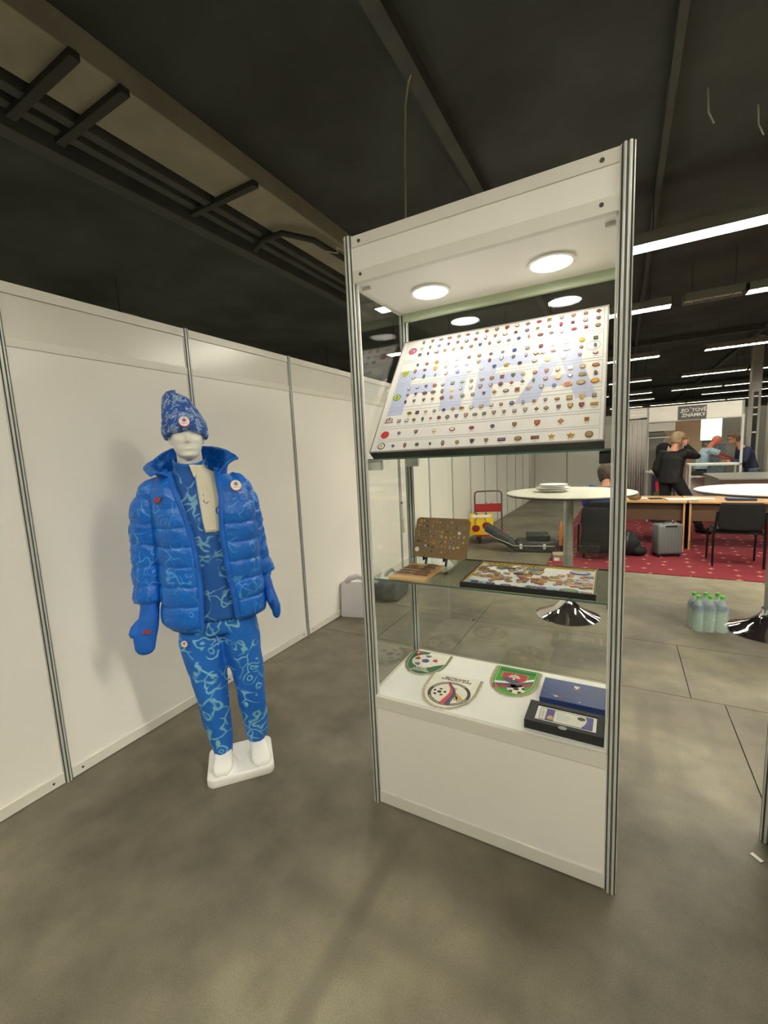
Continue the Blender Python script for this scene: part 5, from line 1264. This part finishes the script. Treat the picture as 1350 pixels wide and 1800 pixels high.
# counter table with white posts, glass case, grey table
wt = thing('white_counter', 'white framed sales counter between the bald man and the man in the dark jacket', 'counter', (4.30, 11.02, .0105))
for x in (-.44, .44):
    for y in (-.25, .25):
        if not (x > 0 and y < 0): MB().box(x-.02, x+.02, y-.02, y+.02, 0, 1.06).build('leg', M['white'], wt)
MB().box(.42, .46, -.27, -.23, 0, 2.13).build('tall_post', M['white'], wt)
MB().box(-.46, .46, -.27, .27, 1.06, 1.10, bev=.004).build('counter_top', M['white'], wt)
MB().box(-.44, .44, -.26, -.25, .80, .84).build('rail', M['white'], wt); MB().box(-.42, .42, -.22, .22, .82, .835).build('lower_shelf', M['grey'], wt)
MB().box(-.42, -.12, -.2, .1, .836, .93, bev=.02).build('stored_bundle', M['dark'], wt)
MB().box(-.40, .42, .20, .21, .1, .8).build('rear_panel', M['panel'], wt)
gtb = thing('grey_table', 'large grey table in front of the man in the dark jacket', 'table', (5.1, 9.75, .0105))
MB().box(-1.02, 1.3, -.85, .90, .875, .905, bev=.004).build('tabletop', M['grey'], gtb)
MB().box(-.98, 1.26, -.83, -.81, .80, .875).build('apron', M['mauve'] if 'mauve' in M else M['deskdark'], gtb)
MB().box(-.985, -.965, -.80, .9, .05, .875).build('side_panel', M['grey'], gtb)
for x, y in ((-.95, -.78), (1.2, -.78), (1.2, .88), (-.95, .88)): MB().box(x-.03, x+.03, y-.03, y+.03, 0, .875).build('leg', M['grey'], gtb)
# small table with picture bag at the curtain
st_ = thing('side_table', 'small folding table with a pale top between curtain and man in black', 'table', (3.22, 9.5, .0105))
MB().box(-.26, .26, -.22, .22, 1.0, 1.03, bev=.003).build('tabletop', M['tabletop'], st_)
for s in (-1, 1):
    MB().tube([(s*.22, -.2, 0), (s*.22, .0, .5), (s*.22, .18, 1.0)], .012, 8).build('leg', M['alu'], st_, 60); MB().tube([(s*.22, .2, 0), (s*.22, 0, .5), (s*.22, -.18, 1.0)], .012, 8).build('leg', M['alu'], st_, 60)
pk = thing('picture_bag', 'dark shopping bag with a red and white picture under the small table', 'bag', (3.26, 9.42, .0105), .1)
MB().box(-.20, .20, -.08, .08, 0.5, .96, bev=.01).box(-.2, .2, -.08, .08, 0, .5, bev=.01).build('bag_body', M['navycase'], pk)
q = MB(); q.prism([(-.13, .10), (.10, .12), (.13, .32), (.04, .38), (-.08, .36), (-.15, .28)], 0, .003, 0); q.prism([(.0, .13), (.05, .15), (.06, .30), (.02, .36), (-.03, .33), (.02, .24)], .003, .005, 1); q.prism([(-.17, .03), (.17, .0), (.17, .09), (0, .11), (-.17, .09)], 0, .003, 2)
q.build('printed_picture', [P['brightred'], M['paper'], P['green']], pk, M=xf((0, -.082, .52), rx=PI/2))
ppr = tag(MB().box(-.14, .14, -.1, .1, 1.0305, 1.055, M=xf((3.18, 9.5, 0), rz=.2)).build('paper_pile', M['paper']), 'pale pile of papers on the small folding table', 'papers')
# coat hanging in the booth
hc = thing('hanging_coat', 'dark coat hanging left of the man in black', 'coat', (3.34, 10.6, 1.05))
crumple(MB().loft([[(x*wv, y*.10*dp, z) for x, y in [(math.cos(2*PI*k/32), math.sin(2*PI*k/32)) for k in range(32)]] for z, wv, dp in ((.0, .13, 1), (.2, .145, 1), (.4, .15, 1), (.50, .14, .8), (.55, .09, .5), (.57, .03, .3))], 0, True, True), .012, 9).build('coat_body', M['black'], hc, 180)
MB().prism([(-.01, .05), (.045, .10), (.05, .42), (.0, .50), (-.02, .4)], 0, .01, M=xf((.07, -.105, 0), rx=PI/2)).build('pale_lining', M['paper'], hc)
MB().tube([(0, 0, .56), (0, 0, .62), (.03, 0, .65), (.02, 0, .68), (-.01, 0, .68)], .006, 8).build('hanger_hook', M['alu'], hc, 60)
rk2 = thing('coat_rail', 'metal coat rail behind the hanging coat', 'rail', (3.34, 10.6, .0105))
MB().tube([(-.3, 0, 1.722), (.36, 0, 1.722)], .010, 8).build('bar', M['alu'], rk2, 60)
for s in (-.3, .36): MB().tube([(s, 0, .01), (s, 0, 1.722)], .010, 8).build('upright', M['alu'], rk2, 60); MB().box(s-.02, s+.02, -.2, .2, .0, .02).build('foot', M['alu'], rk2)

# ================================================================== PEOPLE
def hand(m, wrist, direction, curl=.4, side=1, palm_n=None):
    """palm, four unequal bent fingers and a thumb from the side of the palm"""
    d = Vector(direction).normalized(); n_ = Vector(palm_n) if palm_n else Vector((0, 0, 1)).cross(d)
    if n_.length < .1: n_ = Vector((1, 0, 0))
    n_ = (n_-d*n_.dot(d)).normalized(); s_ = d.cross(n_)*side; w0 = Vector(wrist)
    m.tube([w0, w0+d*.05, w0+d*.095], [(.026, .017), (.040, .016), (.041, .013)], 12, ref=s_)
    for i, (o, L) in enumerate(((-.030, .068), (-.010, .078), (.010, .072), (.029, .056))):
        b = w0+d*.088+s_*o; p1 = b+d*L*.45+n_*L*.10*curl; p2 = p1+(d*(1-curl*.6)+n_*curl).normalized()*L*.33; p3 = p2+(d*(1-curl)+n_*curl*1.4).normalized()*L*.25
        m.tube([b, p1, p2, p3], [.0095, .009, .0085, .007], 8)
    b = w0+d*.03-s_*.032; m.tube([b, b+d*.03-s_*.022+n_*.008, b+d*.058-s_*.026+n_*.02], [.012, .0105, .008], 8)

def person(name, label, loc, rz, J, top, trousers, hair=None, shoe='#1d1c1d', skin='skin', short=False, hairfn=None, extra=None):
    t = thing(name, label, 'person', loc, rz)
    mt = lambda c, nm: mat(nm, c, .75, var=.12, vscale=14, bump=.15, bscale=50)
    b = head_mb(*J['head'], 1.0, J.get('yaw', 0), J.get('nod', 0))
    V_ = Vector
    b.tube([J['neck'], V_(J['neck']).lerp(V_(J['head'])+V_((0, .01, .06)), .9)], [.058, .054], 14)
    b.tube([J['hip'], V_(J['hip']).lerp(V_(J['chest']), .5), J['chest'], J['neck']], [(.15, .10), (.135, .095), (.16, .105), (.065, .06)], 18, ref=(1, 0, 0))
    for s in 'LR':
        sh, el, wr_ = (V_(J[k+s]) for k in ('sh', 'el', 'wr'))
        b.tube([V_(J['chest']).lerp(sh, .5), sh, sh.lerp(el, .5), el, el.lerp(wr_, .35), wr_], [.06, .056, .048, .040, .040, .027], 12)
        hp = V_(J['hip'])+V_((.09 if s == 'L' else -.09, 0, -.02)); kn, an = V_(J['kn'+s]), V_(J['an'+s])
        b.tube([hp, hp.lerp(kn, .4), kn, kn.lerp(an, .35), an], [.088, .078, .056, .054, .036], 14)
    f = fused(b, .0135, 2, .4)
    for s, sd in (('L', 1), ('R', -1)):
        wr_ = V_(J['wr'+s]); el = V_(J['el'+s]); hand(f, wr_-(wr_-el).normalized()*.01, J.get('hd'+s) or (wr_-el), J.get('curl', .5), sd)
    f.build('body', M[skin], t, 180)
    bk = J.get('bulk', 1.0)
    c = MB(); c.tube([V_(J['hip'])+V_((0, 0, -.06)), J['hip'], V_(J['hip']).lerp(V_(J['chest']), .5), J['chest'], V_(J['chest']).lerp(V_(J['neck']), .75)], [(.185*bk, .135*bk), (.18*bk, .132*bk), (.168*bk, .125*bk), (.188*bk, .13*bk), (.10, .085)], 20, ref=(1, 0, 0))
    for s in 'LR':
        sh, el, wr_ = (V_(J[k+s]) for k in ('sh', 'el', 'wr'))
        if short: c.tube([V_(J['chest']).lerp(sh, .5), sh, sh.lerp(el, .65)], [.085, .082, .074], 14)
        else: c.tube([V_(J['chest']).lerp(sh, .5), sh, sh.lerp(el, .5), el, el.lerp(wr_, .5), el.lerp(wr_, .97)], [.085*bk, .080*bk, .070*bk, .060*bk, .054, .045], 14)
    f = crumple(fused(c, .0135, 3, .5), .008, 12, rr.random()*9)
    tp = f.build('top', mt(top, 'top_cloth'), t, 180)
    c = MB()
    for s in 'LR':
        hp = V_(J['hip'])+V_((.085 if s == 'L' else -.085, 0, .02)); kn, an = V_(J['kn'+s]), V_(J['an'+s])
        c.tube([hp, hp.lerp(kn, .4), kn, kn.lerp(an, .5), an], [.115, .10, .078, .07, .062], 14)
    c.tube([V_(J['hip'])+V_((0, 0, .06)), V_(J['hip'])+V_((0, 0, -.07))], [(.168, .122), (.172, .128)], 18, ref=(1, 0, 0))
    crumple(fused(c, .0135, 3, .5), .006, 12, 3).build('trousers', mt(trousers, 'trouser_cloth'), t, 180)
    for s in 'LR':
        an = V_(J['an'+s]); d = V_(J.get('toe'+s) or (0, -1, 0)).normalized()
        MB().tube([an+V_((0, 0, -.045))-d*.07, an+V_((0, 0, -.02))-d*.03, an+V_((0, 0, -.03))+d*.04, an+V_((0, 0, -.052))+d*.12, an+V_((0, 0, -.056))+d*.17], [(.034, .036), (.042, .062), (.045, .055), (.046, .034), (.03, .022)], 14, ref=(1, 0, 0)).build('shoe', mt(shoe, 'shoe_leather'), t, 60)
    if hair:
        kf = hairfn or (lambda q, a: q > .80 or (math.cos(a) < -.1 and q > .28) or (math.cos(a) < .35 and q > .62))
        hm = head_mb(*J['head'], 1.0, J.get('yaw', 0), J.get('nod', 0), grow=.013, keep=kf)
        h = crumple(hm, .006, 40).build('hair', mat('hair', hair, .8, var=.25, vscale=40, bump=.4, bscale=120), t, 180); h.modifiers.new('t', 'SOLIDIFY').thickness = -.016
    if extra: extra(t, tp, mt)
    return t
def stand(hip=(0, 0, .93), lean=0.0, **k):
    J = dict(hip=hip, chest=(hip[0], hip[1]-.06*lean*5, hip[2]+.36), neck=(hip[0], hip[1]-.12*lean*5, hip[2]+.53), head=(hip[0], hip[1]-.03-.16*lean*5, hip[2]+.585),
             shL=(hip[0]+.19, hip[1]-.09*lean*5, hip[2]+.46), shR=(hip[0]-.19, hip[1]-.09*lean*5, hip[2]+.46), elL=(hip[0]+.25, hip[1], hip[2]+.17), elR=(hip[0]-.25, hip[1], hip[2]+.17),
             wrL=(hip[0]+.25, hip[1]-.10, hip[2]-.07), wrR=(hip[0]-.25, hip[1]-.10, hip[2]-.07), knL=(hip[0]+.10, -.02, .49), knR=(hip[0]-.10, -.02, .49), anL=(hip[0]+.11, .02, .075), anR=(hip[0]-.11, .02, .075))
    J.update(k); return J
def specs(t, J, c='#3a3230'):
    R_ = Matrix.Translation(J['head']) @ Matrix.Rotation(J.get('yaw', 0), 4, 'Z') @ Matrix.Rotation(J.get('nod', 0), 4, 'X')
    m = MB()
    for s in (-1, 1):
        m.tube([(s*.033+.022*math.cos(a), -.104, .118+.016*math.sin(a)) for a in [2*PI*k/16 for k in range(17)]], .0028, 6, M=R_); m.tube([(s*.055, -.10, .12), (s*.076, -.04, .12), (s*.078, .02, .115)], .0028, 6, M=R_)
    m.tube([(-.011, -.108, .12), (.011, -.108, .12)], .0028, 6, M=R_)
    m.build('spectacles', mat('spectacle_frame', c, .4), t, 60)

J1 = stand((0, 0, .95), .12, elR=(-.20, -.36, 1.34), wrR=(-.09, -.22, 1.55), hdR=(.1, .25, .9), elL=(.26, .03, 1.12), wrL=(.22, -.14, .88), bulk=1.14, knL=(.10, -.02, .50), anL=(.10, .05, .085), knR=(-.26, -.18, .52), anR=(-.38, -.26, .085), toeR=(-.77, -.64, 0), yaw=-.1, nod=.12)
def ex1(t, tp, mt): specs(t, J1, '#8a6a52'); 
person('person', 'standing man in a black jacket with one hand raised to his face behind the desk', (3.28, 8.2, 0.010), math.radians(140), J1, '#101011', '#151517', '#9d8b6c', extra=ex1)
J2 = stand((0, 0, .92), .30, elL=(.20, -.42, 1.26), wrL=(.10, -.62, 1.17), hdL=(0, -1, -.25), elR=(-.20, -.38, 1.28), wrR=(-.10, -.62, 1.18), hdR=(0, -1, -.2), nod=.45, curl=.7)
M['skin_ruddy'] = mat('ruddy_skin', '#c4705a', .5, var=.08, vscale=12)
def ex2(t, tp, mt): MB().tube([(.178*math.cos(a), .134*math.sin(a), .945) for a in [2*PI*k/28 for k in range(29)]], [(.008, .022)]*29, 8, ref=(0, 0, 1)).build('belt', mt('#1c1c22', 'belt'), t, 60)
person('person', 'bald man in a light blue T-shirt reaching forward over the counter', (4.16, 11.78, 0), math.radians(105), J2, '#a5bfd0', '#23232b', None, skin='skin_ruddy', short=True, extra=ex2)
J3 = stand((0, 0, .93), .40, elL=(.23, -.22, 1.12), wrL=(.10, -.46, 1.12), hdL=(0, -1, .0), elR=(-.24, -.18, 1.12), wrR=(-.12, -.44, 1.10), hdR=(0, -1, 0), nod=.2, curl=.7)
def ex3(t, tp, mt):
    specs(t, J3, '#2a2624')
    crumple(MB().prism([(-.05, .98), (.04, .98), (.05, 1.36), (-.055, 1.36)], 0, .012, M=xf((.0, -.222, 0), rx=PI/2)), .004, 20).build('shirt_front', mat('grey_print_shirt', '#9a9a92', .7, col2='#4e4e4c', vscale=45), t)
person('person', 'man with glasses in a dark blue jacket and jeans facing left at the counter', (5.10, 11.6, 0), math.radians(-78), J3, '#2c3450', '#6a7f96', '#5d4c38', extra=ex3)
J4 = dict(hip=(0, 0, .53), chest=(0, -.03, .86), neck=(0, -.05, 1.05), head=(0, -.07, 1.075), shL=(.19, -.03, .97), shR=(-.19, -.03, .97), elL=(.25, -.16, .74), elR=(-.25, -.16, .74), wrL=(.18, -.38, .765), wrR=(-.18, -.38, .765), hdL=(0, -1, 0), hdR=(0, -1, 0),
          knL=(.13, -.46, .53), knR=(-.13, -.46, .53), anL=(.13, -.44, .085), anR=(-.13, -.44, .085), nod=.3)
person('person', 'seated person in a royal blue top seen from behind at the desk', (2.33, 6.09, .010), math.radians(194), J4, '#2f3d86', '#22232b', '#4a3b33', hairfn=lambda q, a: q > .72 or (math.cos(a) < .3 and q > .1))
